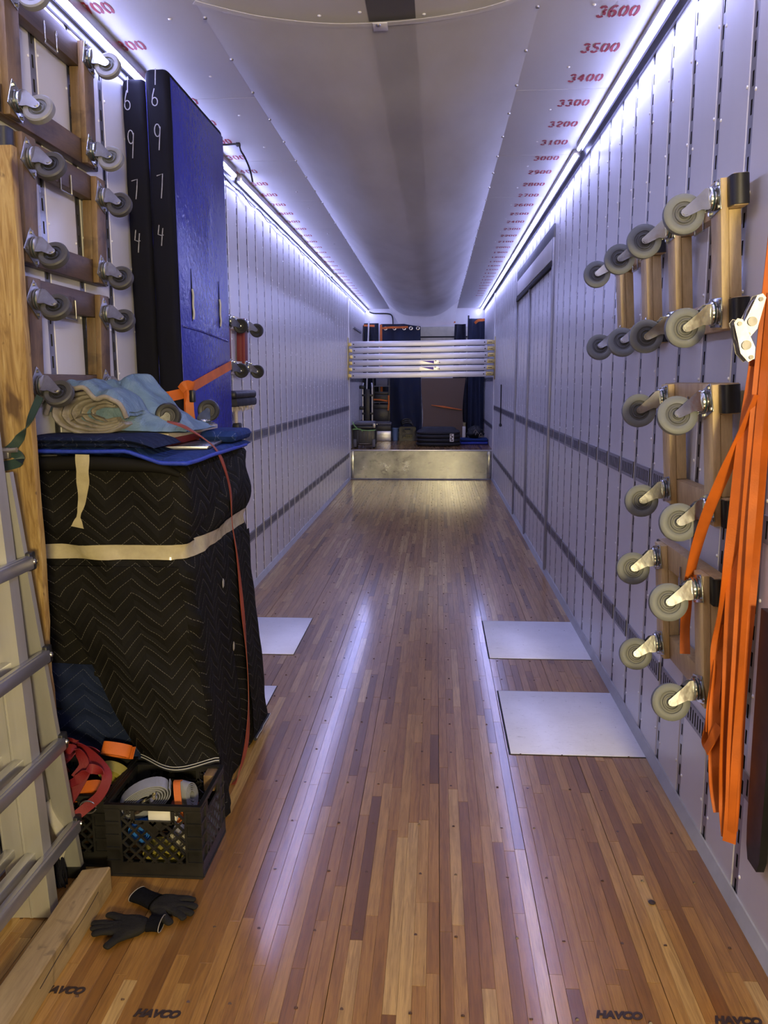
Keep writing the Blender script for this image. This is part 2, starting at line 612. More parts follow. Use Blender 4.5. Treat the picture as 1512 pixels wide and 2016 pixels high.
t.set(**{'Base Color': c, 'Roughness': 0.85})
t.bump(f, 0.8, 0.03)
M['pad_blue'] = t.m
t = NT('worn_grey_pad')
f = t.noise(t.coords('Object', (1, 1, 1)), 12.0, 5.0, 0.65, 0.6)
c = t.ramp(f, [(0.25, (0.13, 0.11, 0.09)), (0.5, (0.27, 0.24, 0.20)), (0.8, (0.42, 0.39, 0.34))])
t.set(**{'Base Color': c, 'Roughness': 0.9})
t.bump(f, 0.5, 0.01)
M['pad_grey'] = t.m


def webbing(name, col, rough=0.6):
    t = NT(name)
    f = t.noise(t.coords('Object', (1, 1, 1)), 9.0, 3.0)
    f2 = t.noise(t.coords('Object', (1, 1, 1)), 180.0, 1.0)
    t.set(**{'Base Color': t.ramp(f, [(0.3, tuple(x * 0.78 for x in col)), (0.7, tuple(min(1, x * 1.15) for x in col))]), 'Roughness': rough})
    t.bump(f2, 0.25, 0.002)
    return t.m


M['web_orange'] = webbing('orange_webbing', (0.56, 0.125, 0.006))
M['web_red'] = webbing('red_webbing', (0.15, 0.005, 0.008))
M['web_rust'] = webbing('rust_red_webbing', (0.22, 0.042, 0.02))
M['web_green'] = webbing('dark_green_webbing', (0.012, 0.035, 0.028))
M['web_lime'] = webbing('lime_webbing', (0.20, 0.42, 0.12))
M['web_grey'] = webbing('grey_webbing', (0.24, 0.25, 0.27))
M['web_yellow'] = webbing('olive_yellow_webbing', (0.28, 0.24, 0.04))
M['crate'] = simple('black_crate_plastic', (0.012, 0.0115, 0.010), 0.40, 0, 0.4, 9, 0.1, 40)
M['glove'] = simple('grey_black_rubber_palm', (0.016, 0.015, 0.013), 0.9, 0, 0.2, 30, 0.35, 120, (1, 1, 1), 0.12)
M['glove_knit'] = simple('black_knit', (0.005, 0.005, 0.006), 0.95, 0, 0.3, 30, 0.5, 160, (1, 1, 1), 0.08)
M['white_cloth'] = simple('soiled_white_cloth', (0.36, 0.34, 0.27), 0.85, 0, 0.2, 8)
M['blue_plastic'] = simple('blue_plastic', (0.03, 0.16, 0.55), 0.35)
M['white_plastic'] = simple('white_plastic', (0.65, 0.64, 0.6), 0.4)
M['cardboard'] = simple('cardboard_brown', (0.125, 0.082, 0.052), 0.85, 0, 0.06, 4)
M['black_plastic'] = simple('black_plastic', (0.014, 0.014, 0.015), 0.4, 0, 0.2)
M['grey_plastic'] = simple('grey_plastic', (0.10, 0.10, 0.11), 0.5)
M['pail_blue'] = simple('pale_blue_pail', (0.12, 0.19, 0.30), 0.5)
M['purple_ink'] = simple('purple_sticker', (0.10, 0.03, 0.34), 0.4)
M['cream'] = simple('cream_panel', (0.52, 0.50, 0.38), 0.45)
M['black_wire'] = simple('black_wire', (0.01, 0.01, 0.011), 0.5)
M['dark_cloth'] = simple('black_bag_cloth', (0.011, 0.012, 0.016), 0.7, 0, 0.3, 9, 0.3, 50)
M['grate'] = simple('grey_sheet_panel', (0.22, 0.22, 0.24), 0.3, 0.6)

# ================================================================== SETTING
# ---- floor: oak planks in boards about a foot wide
floor = MB().box((XL - 0.05, Y0, -0.06), (XR + 0.05, YL + 0.02, -0.012)).build('floor', M['slot'])
struct(floor)
SW = 0.0386
x_seam = -1.524
planks = []
col = 0
x = x_seam
rp = random.Random(11)
while x < XR:
    gap0 = 0.0022 if col % 8 == 0 else 0.00035
    gap1 = 0.0012 if col % 8 == 7 else 0.00025
    xa, xb = max(x + gap0 / 2, XL + 0.001), min(x + SW - gap1 / 2, XR - 0.001)
    if xb - xa > 0.004:
        y = Y0 - rp.random() * 0.8
        while y < YL:
            L = rp.uniform(0.30, 1.25)
            planks.append((xa, xb, max(y, Y0), min(y + L, YL) - 0.0005, rp.random() ** 0.85, rp.random() * 0.0005))
            y += L
    x += SW
    col += 1


def plank_mb(mb, p):
    xa, xb, ya, yb, tone, dz = p
    z = -dz
    c = 0.0006
    vs = [(xa, ya, -0.012), (xb, ya, -0.012), (xb, yb, -0.012), (xa, yb, -0.012),
          (xa, ya, z - c), (xb, ya, z - c), (xb, yb, z - c), (xa, yb, z - c),
          (xa + c, ya + c, z), (xb - c, ya + c, z), (xb - c, yb - c, z), (xa + c, yb - c, z)]
    return mb.add(vs, [(0, 1, 5, 4), (1, 2, 6, 5), (2, 3, 7, 6), (3, 0, 4, 7), (4, 5, 9, 8), (5, 6, 10, 9), (6, 7, 11, 10), (7, 4, 8, 11), (8, 9, 10, 11)])


def tone_attr(me, tones):
    a = me.attributes.new('tone', 'FLOAT', 'FACE')
    a.data.foreach_set('value', tones)


def seen(p):
    ym = (p[2] + p[3]) / 2
    if p[3] < 1.95 or p[2] > 6:
        return False
    if p[1] < -0.47 * ym - 0.02 or p[0] > 0.45 * max(p[3], 0.3):
        return False
    if p[1] < -0.9 and ym > 2.45:
        return False
    return True


near = sorted([p for p in planks if seen(p)], key=lambda p: max(p[2], 1.9))[:298]
near_set = set(id(p) for p in near)
for p in near:
    o = plank_mb(MB(), p).build('plank', M['plank'], floor)
    tone_attr(o.data, [p[4]] * len(o.data.polygons))
mb = MB()
tones = []
for p in planks:
    if id(p) not in near_set:
        plank_mb(mb, p)
        tones += [p[4]] * 9
o = stuff(mb.build('plank', M['plank'], floor))
tone_attr(o.data, tones)
# counter-sunk screw plugs in rows across the boards
mb = MB()
for r in range(40):
    yy = 1.28 + r * 0.306
    for b in range(8):
        for dx in (0.055, 0.235):
            xx = x_seam + b * 0.3088 + dx + rp.uniform(-0.01, 0.01)
            if XL < xx < XR:
                mb.cyl((xx, yy + rp.uniform(-.006, .006), -0.002), (xx, yy, 0.0006), 0.0055, 0.005, 8)
stuff(mb.build('screw_plug', M['plug'], floor))

# stamped maker's marks on the boards
def text_mesh(body, size, shear=0.0, bold=0.0, ext=0.0004):
    cu = bpy.data.curves.new('txt', 'FONT')
    cu.body = body
    cu.size = size
    cu.shear = shear
    cu.offset = bold
    cu.extrude = ext
    cu.align_x = 'CENTER'
    cu.align_y = 'CENTER'
    cu.resolution_u = 3
    ob = bpy.data.objects.new('txt', cu)
    COL.objects.link(ob)
    dg = bpy.context.evaluated_depsgraph_get()
    me = bpy.data.meshes.new_from_object(ob.evaluated_get(dg))
    bpy.data.objects.remove(ob)
    return me


me = text_mesh('HAVCO', 0.034, 0.30, 0.0022)
me.materials.clear()
me.materials.append(M['black_ink'])
for (xx, yy) in ((-1.024, 1.912), (-0.733, 1.845), (0.492, 1.915), (0.799, 1.915)):
    inst('stamp_mark', me, floor, (xx, yy, 0.0012))

# ---- raised nose deck and its galvanised step
deck = struct(MB().box((XL - 0.05, YL + 0.02, ZN - 0.10), (XR + 0.05, YE + 0.05, ZN - 0.012)).build('floor_nose', M['slot']))
mb = MB()
tones = []
col = 0
x = x_seam
while x < XR:
    xa, xb = max(x + 0.0006, XL + 0.001), min(x + SW - 0.0006, XR - 0.001)
    if xb - xa > 0.004:
        y = YL + 0.012
        while y < YE:
            L = rp.uniform(0.35, 1.2)
            p = (xa, xb, y, min(y + L, YE) - 0.001, rp.random() * 0.6, 0)
            n0 = len(mb.v)
            plank_mb(mb, p)
            for q in mb.v[n0:]:
                q.z += ZN
            tones += [p[4]] * 9
            y += L
    x += SW
o = stuff(mb.build('plank', M['plank'], deck))
tone_attr(o.data, tones)
step = struct(MB().box((XL, YL - 0.003, 0.0), (XR, YL + 0.02, ZN - 0.012)).build('wall_step', M['galv']))
MB().rbox((XL, YL - 0.012, ZN - 0.022), (XR, YL + 0.025, ZN + 0.003), 0.003).build('step_nosing', M['alu'], step, 30)
MB().rbox((XL, YL - 0.007, 0.0), (XL + 0.075, YL, ZN - 0.02), 0.002).build('step_flange', M['galv'], step, 30)
MB().rbox((XR - 0.10, YL - 0.007, 0.0), (XR - 0.02, YL, ZN - 0.02), 0.002).build('step_flange', M['galv'], step, 30)
MB().rbox((XL, YL - 0.010, 0.0), (XR, YL, 0.018), 0.002).build('step_kick', M['backing'], step, 30)

# ---- side walls: white panels between slotted steel posts, two slotted track bands
ZB1, ZB2 = 0.385, 1.190
TB = 0.082


def slotted_post():
    """steel strip 44 mm wide with dark recessed slots, local x along the wall, y out of the wall"""
    mb = MB()
    hw, sw, sh, pit = 0.024, 0.0065, 0.046, 0.084
    z = 0.02
    H_ = ZC - 0.02
    while z < H_ - 0.01:
        z1 = min(z + pit, H_)
        a, b = z + 0.019, z + 0.019 + sh
        if b > z1:
            mb.mat(0).add([(-hw, 0, z), (hw, 0, z), (hw, 0, z1), (-hw, 0, z1)], [(0, 1, 2, 3)])
        else:
            mb.mat(0).add([(-hw, 0, z), (hw, 0, z), (hw, 0, z1), (-hw, 0, z1), (-sw, 0, a), (sw, 0, a), (sw, 0, b), (-sw, 0, b)],
                          [(0, 1, 5, 4), (1, 2, 6, 5), (2, 3, 7, 6), (3, 0, 4, 7)])
            mb.mat(1).add([(-sw, 0, a), (sw, 0, a), (sw, 0, b), (-sw, 0, b), (-sw, -0.008, a), (sw, -0.008, a), (sw, -0.008, b), (-sw, -0.008, b)],
                          [(0, 1, 5, 4), (1, 2, 6, 5), (2, 3, 7, 6), (3, 0, 4, 7), (4, 5, 6, 7)])
        z = z1
    return mb.mesh('slotted_post', [M['post'], M['slot']])


def track_band():
    """short steel plate with upright slots between two posts"""
    mb = MB()
    hl = BAY / 2 - 0.026
    n = 8
    e = 0.018
    pit = (2 * hl - 2 * e) / n
    xs = [-hl + e + pit * i for i in range(n + 1)]
    za, zb = 0.014, TB - 0.014
    mb.mat(0)
    mb.add([(-hl, 0, 0), (hl, 0, 0), (hl, 0, za), (-hl, 0, za)], [(0, 1, 2, 3)])
    mb.add([(-hl, 0, zb), (hl, 0, zb), (hl, 0, TB), (-hl, 0, TB)], [(0, 1, 2, 3)])
    ends = [(-hl, xs[0] + pit / 2 - 0.0055)] + [(xs[i] + pit / 2 + 0.0055, xs[i + 1] + pit / 2 - 0.0055) for i in range(n - 1)] + [(xs[n - 1] + pit / 2 + 0.0055, hl)]
    for a, b in ends:
        mb.add([(a, 0, za), (b, 0, za), (b, 0, zb), (a, 0, zb)], [(0, 1, 2, 3)])
    mb.add([(-hl, 0, 0), (hl, 0, 0), (hl, -0.006, 0), (-hl, -0.006, 0)], [(0, 1, 2, 3)])
    mb.add([(-hl, 0, TB), (hl, 0, TB), (hl, -0.006, TB), (-hl, -0.006, TB)], [(0, 1, 2, 3)])
    for i in range(n):
        c = xs[i] + pit / 2
        a, b = c - 0.0055, c + 0.0055
        mb.mat(1).add([(a, 0, za), (b, 0, za), (b, 0, zb), (a, 0, zb), (a, -0.005, za), (b, -0.005, za), (b, -0.005, zb), (a, -0.005, zb)],
                      [(0, 1, 5, 4), (1, 2, 6, 5), (2, 3, 7, 6), (3, 0, 4, 7), (4, 5, 6, 7)])
    return mb.mesh('track_band', [M['track'], M['slot']])


def wall_panel_mesh():
    hl = BAY / 2 - 0.025
    mb = MB().rbox((-hl, -0.012, 0.0), (hl, 0.0, ZC - 0.0), 0.003, 1)
    return mb.mesh('wall_panel', [M['panel']], 30)


POST, BAND, PANEL = slotted_post(), track_band(), wall_panel_mesh()


def side_wall(name, xw, sgn, y_ref):
    """sgn +1: wall on the left facing +x; -1: wall on the right facing -x"""
    back = struct(MB().box((min(xw - sgn * 0.02, xw - sgn * 0.06), Y0, 0), (max(xw - sgn * 0.02, xw - sgn * 0.06), YE + 0.05, ZC + 0.06)).build(name, M['backing']))
    rz = -PI / 2 if sgn > 0 else PI / 2      # local y -> +x on the left wall, -x on the right wall
    k0 = math.ceil((Y0 + 0.03 - y_ref) / BAY)
    riv = MB()
    rr = random.Random(5)
    k = k0
    while y_ref + k * BAY < YE - 0.03:
        yp = y_ref + k * BAY
        inst('slotted_post', POST, back, (xw - sgn * 0.003, yp, 0), (0, 0, rz))
        ym = yp + BAY / 2
        if ym + BAY / 2 < YE:
            inst('wall_panel', PANEL, back, (xw + sgn * 0.0, ym, 0), (0, 0, rz))
            if ym < YL:
                inst('track_band', BAND, back, (xw + sgn * 0.005, ym, ZB1), (0, 0, rz))
                inst('track_band', BAND, back, (xw + sgn * 0.005, ym, ZB2), (0, 0, rz))
            else:
                inst('track_band', BAND, back, (xw + sgn * 0.005, ym, 1.66), (0, 0, rz))
                inst('track_band', BAND, back, (xw + sgn * 0.005, ym, 0.84), (0, 0, rz))
        for side in (-1, 1):
            z = 0.10 + (0.06 if side > 0 else 0.0) + rr.random() * 0.05
            while z < ZC - 0.05:
                c = Vector((xw, yp + side * 0.038, z))
                riv.lathe([(0.0065, 0), (0.0058, 0.0025), (0.0030, 0.004), (0.0, 0.0045)], c, (sgn, 0, 0), 7)
                z += 0.30
        k += 1
    stuff(riv.build('rivet', M['rivet'], back, 60))
    return back


wall_right = side_wall('wall_right', XR, -1, 2.72)
wall_left = side_wall('wall_left', XL, 1, 2.786)
# kick angle along the foot of each wall
struct(MB().prism([(0, 0), (0.022, 0), (0.006, 0.045), (0, 0.045)], lambda u, v, d: (XR - u, d, v), Y0, YL - 0.02).build('baseboard_right', M['caulk']))
struct(MB().prism([(0, 0), (0.022, 0), (0.006, 0.045), (0, 0.045)], lambda u, v, d: (XL + u, d, v), Y0, YL - 0.02).build('baseboard_left', M['caulk']))
# end wall of the nose
wall_end = struct(MB().box((XL - 0.06, YE, 0.0), (XR + 0.06, YE + 0.05, ZC + 0.06)).build('wall_end', M['panel']))
MB().rbox((-0.42, YE - 0.02, 1.9), (0.62, YE, 2.78), 0.004).build('end_panel', M['cream'], wall_end, 30)
MB().box((-0.42, YE - 0.024, 2.56), (0.62, YE - 0.019, 2.59)).build('end_panel_joint', M['slot'], wall_end)
# corner post where the nose begins
for nm, xw, s in (('trim_nose_left', XL, 1), ('trim_nose_right', XR, -1)):
    struct(MB().rbox((min(xw, xw + s * 0.02), YL - 0.03, 0), (max(xw, xw + s * 0.02), YL + 0.05, ZC), 0.004).build(nm, M['panel'], None, 30))

# ---- roll-up side door on the right, closed and panelled over: header and frame posts
door = struct(MB().rbox((XR - 0.016, 6.92, 2.83), (XR, 9.95, 2.94), 0.003).build('door_1', M['door_trim'], None, 30))
MB().rbox((XR - 0.020, 6.92, 2.66), (XR, 9.95, 2.83), 0.003).build('door_head_panel', M['panel'], door, 30)
MB().rbox((XR - 0.024, 6.92, 2.60), (XR, 9.95, 2.645), 0.002).build('door_slot', M['slot'], door, 30)
for yy, wd in ((6.94, 0.05), (8.62, 0.06), (9.93, 0.05)):
    MB().rbox((XR - 0.022, yy - wd / 2, 0.03), (XR, yy + wd / 2, 2.83 if yy < 8 or yy > 9 else 2.62), 0.003).build('door_post', M['track'], door, 30)
pull = thing('door_pull_cord', 'thin black pull cord with a knob hanging on the right wall near its far end', 'cord', (XR - 0.02, 12.0, 1.0))
MB().cyl((0, 0, 0.05), (0, 0, 0.62), 0.009, n=8).build('cord', M['black_wire'], pull, 40)
MB().lathe([(0.001, 0), (0.02, 0.01), (0.022, 0.03), (0.012, 0.05), (0.001, 0.055)], (0, 0, 0), (0, 0, 1), 12).build('knob', M['black_wire'], pull, 50)
door2 = struct(MB().rbox((XL, 14.45, 2.28), (XL + 0.02, 15.9, 2.33), 0.003).build('door_2', M['door_trim'], None, 30))
MB().rbox((XL, 14.45, 2.60), (XL + 0.02, 15.9, 2.64), 0.003).build('door_head_panel', M['track'], door2, 30)

# ---- ceiling
ceil = struct(MB().box((XL - 0.06, Y0, ZC + 0.012), (XR + 0.06, YE + 0.05, ZC + 0.06)).build('ceiling', M['backing']))
y = Y0
k = 0
while y < YE:
    y1 = min(y + 1.22, YE)
    MB().rbox((XL - 0.02, y + 0.0015, ZC), (XR + 0.02, y1 - 0.0015, ZC + 0.014), 0.0015, 1).build('ceiling_panel', M['ceiling'], ceil, 30)
    y = y1
MB().box((-0.292, Y0, ZC - 0.004), (-0.098, YE, ZC + 0.002)).build('ceiling_centre_strip', M['ceil_strip'], ceil)
mb = MB()
rr = random.Random(3)
y = 0.5
while y < 14:
    for xx in (-1.12, -0.50, -0.32, -0.07, 0.10, 0.62):
        mb.lathe([(0.008, 0), (0.007, 0.003), (0.0, 0.005)], (xx + rr.uniform(-.01, .01), y + rr.uniform(-.02, .02), ZC), (0, 0, -1), 7)
    y += 0.61
stuff(mb.build('rivet', M['rivet'], ceil, 60))
# stencilled volume marks; unit strokes, bridges left open
def arc(cx, cy, rx, ry, a0, a1, n=7):
    return [(cx + rx * math.cos(math.radians(lerp(a0, a1, i / n))), cy + ry * math.sin(math.radians(lerp(a0, a1, i / n)))) for i in range(n + 1)]


DIG = {
    '0': [arc(.5, .5, .36, .40, 105, 255), arc(.5, .5, .36, .40, -75, 75)],
    '1': [[(.30, .74), (.52, .9), (.52, .1)], [(.28, .1), (.42, .1)], [(.62, .1), (.76, .1)]],
    '2': [arc(.5, .68, .33, .22, 175, 60), arc(.5, .68, .33, .22, 40, -40) + [(.2, .12)], [(.34, .1), (.84, .1)]],
    '3': [arc(.46, .70, .32, .20, 160, 20), arc(.46, .70, .32, .20, 0, -80), arc(.46, .30, .36, .21, 70, -20), arc(.46, .30, .36, .21, -40, -165)],
    '4': [[(.62, .9), (.14, .36), (.48, .36)], [(.74, .36), (.88, .36)], [(.64, .78), (.64, .1)]],
    '5': [[(.84, .9), (.26, .9), (.24, .58)], arc(.46, .33, .36, .24, 120, 0), arc(.46, .33, .36, .24, -20, -160)],
    '6': [arc(.54, .5, .38, .42, 55, 262, 10), arc(.50, .32, .34, .23, -80, 140, 10)],
    '7': [[(.14, .9), (.86, .9)], [(.84, .80), (.44, .1)]],
    '8': [arc(.5, .70, .29, .20, 100, 260), arc(.5, .70, .29, .20, -80, 80), arc(.5, .30, .35, .22, 100, 260), arc(.5, .30, .35, .22, -80, 80)],
    '9': [arc(.5, .68, .34, .23, 10, 170), arc(.5, .68, .34, .23, 190, 350), arc(.44, .5, .40, .42, -110, 10)],
}


def strokes_mesh(mb, lines, fn, wd, asp=1.0):
    """flat strokes of width wd through unit polylines"""
    for ln in lines:
        L, R_ = [], []
        for i, (px, py) in enumerate(ln):
            a = ln[max(i - 1, 0)]
            b = ln[min(i + 1, len(ln) - 1)]
            dx, dy = (b[0] - a[0]) * asp, b[1] - a[1]
            q = math.hypot(dx, dy) or 1
            nx, ny = -dy / q * wd / 2, dx / q * wd / 2
            L.append(fn(px + nx / asp, py + ny))
            R_.append(fn(px - nx / asp, py - ny))
        n = len(ln)
        mb.add(L + R_, [(i, i + 1, n + i + 1, n + i) for i in range(n - 1)])


def ceiling_mark(txt, xc, yc, cw=0.043, ch=0.115):
    mb = MB()
    x0 = xc - cw * len(txt) / 2
    for i, c in enumerate(txt):
        strokes_mesh(mb, DIG[c], lambda u, v, i=i: (x0 + (i + u * 0.86) * cw, yc + ch / 2 - v * ch, ZC - 0.0012), 0.17, cw / ch * 1.4)
    return mb.build('stencil_mark', M['red_ink'], ceil)


for k in range(31):
    ceiling_mark(str(3600 - 100 * k), 0.731, 3.60 + 0.3625 * k)
    ceiling_mark(str(700 + 100 * k), -1.372, 3.42 + 0.3625 * k)

# coves along both upper corners, behind the LED strips
struct(MB().prism([(0, 0.0), (0.03, 0.0), (0.012, 0.045), (0.0, 0.045)], lambda u, v, d: (XR - u, d, ZC - v), Y0, YE).build('trim_1', M['trim']))
struct(MB().prism([(0, 0.0), (0.05, 0.0), (0.012, 0.075), (0.0, 0.075)], lambda u, v, d: (XL + u, d, ZC - v), Y0, YE).build('trim_2', M['trim']))


def led(label, xc, zc, y0, y1, s, group=None):
    t = thing('led_strip_light', label, 'light strip', (xc, y0, zc), 0, group)
    L = y1 - y0
    MB().rbox((-0.019, 0, 0.004), (0.019, L, ZC - zc - 0.001), 0.003).build('housing', M['alu'], t, 30)
    MB().rbox((s * 0.019 - 0.006, 0, -0.008), (s * 0.019 + 0.006, L, 0.012), 0.002).build('flange', M['trim'], t, 30)
    mb = MB()
    n = 8
    # shallow lens turned inwards, away from the wall
    pr = []
    for i in range(n + 1):
        a = math.radians(-90 - s * 52 + lerp(-58, 58, i / n))
        pr.append((0.0125 * math.cos(a), 0.0125 * math.sin(a)))
    vs = [(a - s * 0.006, 0.004, b + 0.003) for a, b in pr] + [(a - s * 0.006, L - 0.004, b + 0.003) for a, b in pr]
    mb.add(vs, [(i, i + 1, n + 2 + i, n + 1 + i) for i in range(n)])
    mb.add(vs[:n + 1], [tuple(range(n + 1))])
    mb.add(vs[n + 1:], [tuple(range(n, -1, -1))])
    mb.build('diffuser', M['led'], t, 60)
    return t


led('glowing bluish LED strip along the right upper corner, near section over the hung dollies', 0.896, 3.112, Y0, 5.45, 1)
led('glowing bluish LED strip along the right upper corner, far section over the side door', 0.896, 3.112, 5.58, YE - 0.02, 1)
led('glowing bluish LED strip at the left upper corner above the old dollies and padded panels', -1.436, 3.098, Y0, 5.86, -1)
led('glowing bluish LED strip on the left corner, long middle section beyond the padded panels', -1.436, 3.098, 6.02, 11.25, -1)
led('glowing bluish LED strip on the left corner, short far section ending at the nose wall', -1.436, 3.098, 11.40, YE - 0.02, -1)

# ================================================================== THINGS
# ---- sagging translucent sheet screwed to the ceiling
XA, XB, YA, YB = -0.965, 0.397, 3.36, 15.0


def sag(y):
    e = min(1.0, max(0.0, (y - 13.2) / 2.7))
    return 0.27 * min(1.0, max(0.0, (y - YA - 0.2) / 3.6)) ** 1.15 + 0.06 * e * e


def sheet_pt(u, v):
    y = lerp(YA, YB, v)
    # near hem bows away from the viewer between its fixings
    bow = 0.22 * (1 - (2 * u - 1) ** 2) * max(0.0, 1 - (y - YA) / 1.0)
    x = lerp(XA, XB, u)
    s = sag(y + bow * 0.3) * (1 - abs(2 * u - 1) ** 2.4)
    e = min(1.0, 3 * (0.5 - abs(u - 0.5)) / 0.5)
    n = fnoise(x * 3.0, y * 0.55, 1.0) * 0.035 * e * min(1, max(0.15, (y - YA) / 1.5))
    n += fnoise(x * 1.2 + y * 0.9, y * 1.7, 4.0) * 0.018 * e * min(1, max(0.1, (y - YA) / 1.5))
    return (x, y + bow, ZC - 0.006 - s - n * 0.8 - 0.012 * e)


t = thing('sagging_sheet', 'long white translucent sheet sagging below the ceiling from end to end', 'plastic sheet', (0, 0, 0))
MB().grid(sheet_pt, 32, 110).build('sheet', M['sheet'], t, 180)
def end_flap(u, v):
    top = Vector(sheet_pt(u, 1.0))
    xb = lerp(-0.72, 0.30, u)
    zb = 2.74 - 0.06 * math.sin(PI * u) - 0.02 * u
    return Vector((lerp(top.x, xb, v), top.y + 0.10 * v + 0.02 * math.sin(u * 9 + v * 4) * v, lerp(top.z, min(zb, top.z - 0.02), v)))


MB().grid(end_flap, 24, 8).build('end_flap', M['sheet'], t, 120)
hp = [Vector(sheet_pt(i / 32, 0.0)) + Vector((0, 0.018, -0.004)) for i in range(33)]
MB().ribbon(hp, (0, 1, 0), 0.034, 0.002).build('hem', M['sheet'], t, 60)
mb = MB()
for u in (0.004, 0.996):
    y = YA + 0.15
    while y < YB:
        x = lerp(XA, XB, u)
        mb.lathe([(0.009, 0.002), (0.008, 0.009), (0.0, 0.011)], (x, y, ZC - 0.008), (0, 0, -1), 7)
        y += 0.43
stuff(mb.build('screw', M['zinc_worn'], t, 60))
c = sheet_pt(0.53, 0.0)
o = MB().rbox((c[0] - 0.032, c[1] - 0.006, c[2] - 0.010), (c[0] + 0.028, c[1] + 0.07, c[2] - 0.007), 0.001).build('tape_patch', M['white_plastic'], t, 30)
MB().lathe([(0.011, 0), (0.009, 0.006), (0.0, 0.008)], (c[0] - 0.01, c[1] + 0.01, c[2] - 0.010), (0, 0, -1), 10).build('fixing_screw', M['zinc_worn'], t, 60)


# ---- moving dollies hung on the walls
def caster_wheel_mesh(name, r, w, mt, mh, mz):
    mb = MB().mat(0)
    mb.lathe([(r * 0.60, -w * 0.42), (r * 0.66, -w * 0.46), (r * 0.90, -w * 0.46), (r, -w * 0.32), (r * 1.003, 0), (r, w * 0.32), (r * 0.90, w * 0.46), (r * 0.66, w * 0.46), (r * 0.60, w * 0.42)], (0, 0, 0), (0, 1, 0), 30)
    mb.mat(1)
    mb.lathe([(0.0, -w * 0.40), (r * 0.22, -w * 0.40), (r * 0.25, -w * 0.30), (r * 0.34, -w * 0.28), (r * 0.37, -w * 0.44), (r * 0.45, -w * 0.44), (r * 0.47, -w * 0.32), (r * 0.58, -w * 0.32), (r * 0.61, -w * 0.43)], (0, 0, 0), (0, 1, 0), 26)
    mb.lathe([(r * 0.61, w * 0.43), (r * 0.58, w * 0.32), (r * 0.47, w * 0.32), (r * 0.45, w * 0.44), (r * 0.37, w * 0.44), (r * 0.34, w * 0.28), (r * 0.25, w * 0.30), (r * 0.22, w * 0.40), (0.0, w * 0.40)], (0, 0, 0), (0, 1, 0), 26)
    mb.mat(2)
    mb.cyl((0, -w * 0.78, 0), (0, w * 0.78, 0), r * 0.10, n=12)
    mb.cyl((0, -w * 0.86, 0), (0, w * 0.86, 0), r * 0.15, n=6)
    return mb.mesh(name, [mt, mh, mz], 35)


def caster_frame_mesh(name, r, w, drop, trail, mz):
    """plate, swivel race and fork; plate at z=0, z away from the board, wheel trails along -x"""
    mb = MB()
    mb.rbox((-0.046, -0.052, 0), (0.046, 0.052, 0.004), 0.002)
    for sx in (-1, 1):
        for sy in (-1, 1):
            mb.cyl((sx * 0.034, sy * 0.040, 0.004), (sx * 0.034, sy * 0.040, 0.010), 0.0065, n=6)
    mb.lathe([(0.0, 0.003), (0.032, 0.004), (0.037, 0.008), (0.037, 0.012), (0.033, 0.014)], (0, 0, 0), (0, 0, 1), 24)
    mb.mat(1).lathe([(0.033, 0.013), (0.0345, 0.014), (0.0345, 0.017), (0.033, 0.018)], (0, 0, 0), (0, 0, 1), 24)
    mb.mat(0).lathe([(0.033, 0.017), (0.038, 0.018), (0.037, 0.023), (0.030, 0.026), (0.0, 0.027)], (0, 0, 0), (0, 0, 1), 24)
    # fork crown and two legs
    hw = w * 0.5 + 0.008
    z0 = 0.024
    leg = [(0.030, z0), (0.028, z0 + 0.014), (0.010, z0 + 0.034), (-trail + 0.013, drop + 0.004), (-trail + 0.008, drop + 0.011), (-trail, drop + 0.0135), (-trail - 0.008, drop + 0.010), (-trail - 0.0125, drop + 0.002), (-trail - 0.012, drop - 0.008), (-0.034, z0 + 0.026), (-0.036, z0 + 0.012), (-0.034, z0)]
    for s in (-1, 1):
        a, b = s * hw, s * (hw - 0.004)
        mb.prism(leg, lambda u, v, d: (u, d, v), a, b)
    mb.rbox((-0.034, -hw, z0 - 0.001), (0.030, hw, z0 + 0.004), 0.002)
    # curved hood over the wheel, open behind
    n = 8
    vs = []
    for i in range(n + 1):
        a = lerp(-0.1, PI * 0.42, i / n)
        x, z = 0.030 + 0.0 - 0.018 * math.sin(a), z0 + 0.004 + 0.030 * (1 - math.cos(a))
        vs += [(x, -hw, z), (x, hw, z)]
    mb.add(vs, [(2 * i, 2 * i + 1, 2 * i + 3, 2 * i + 2) for i in range(n)])
    mb.mat(1).box((-0.030, -hw + 0.005, z0 + 0.0045), (0.012, hw - 0.005, z0 + 0.012))  # dark fill in the fork hollow, its colour stands in for shade
    return mb.mesh(name, [mz, M['seal_and_shade']], 35)


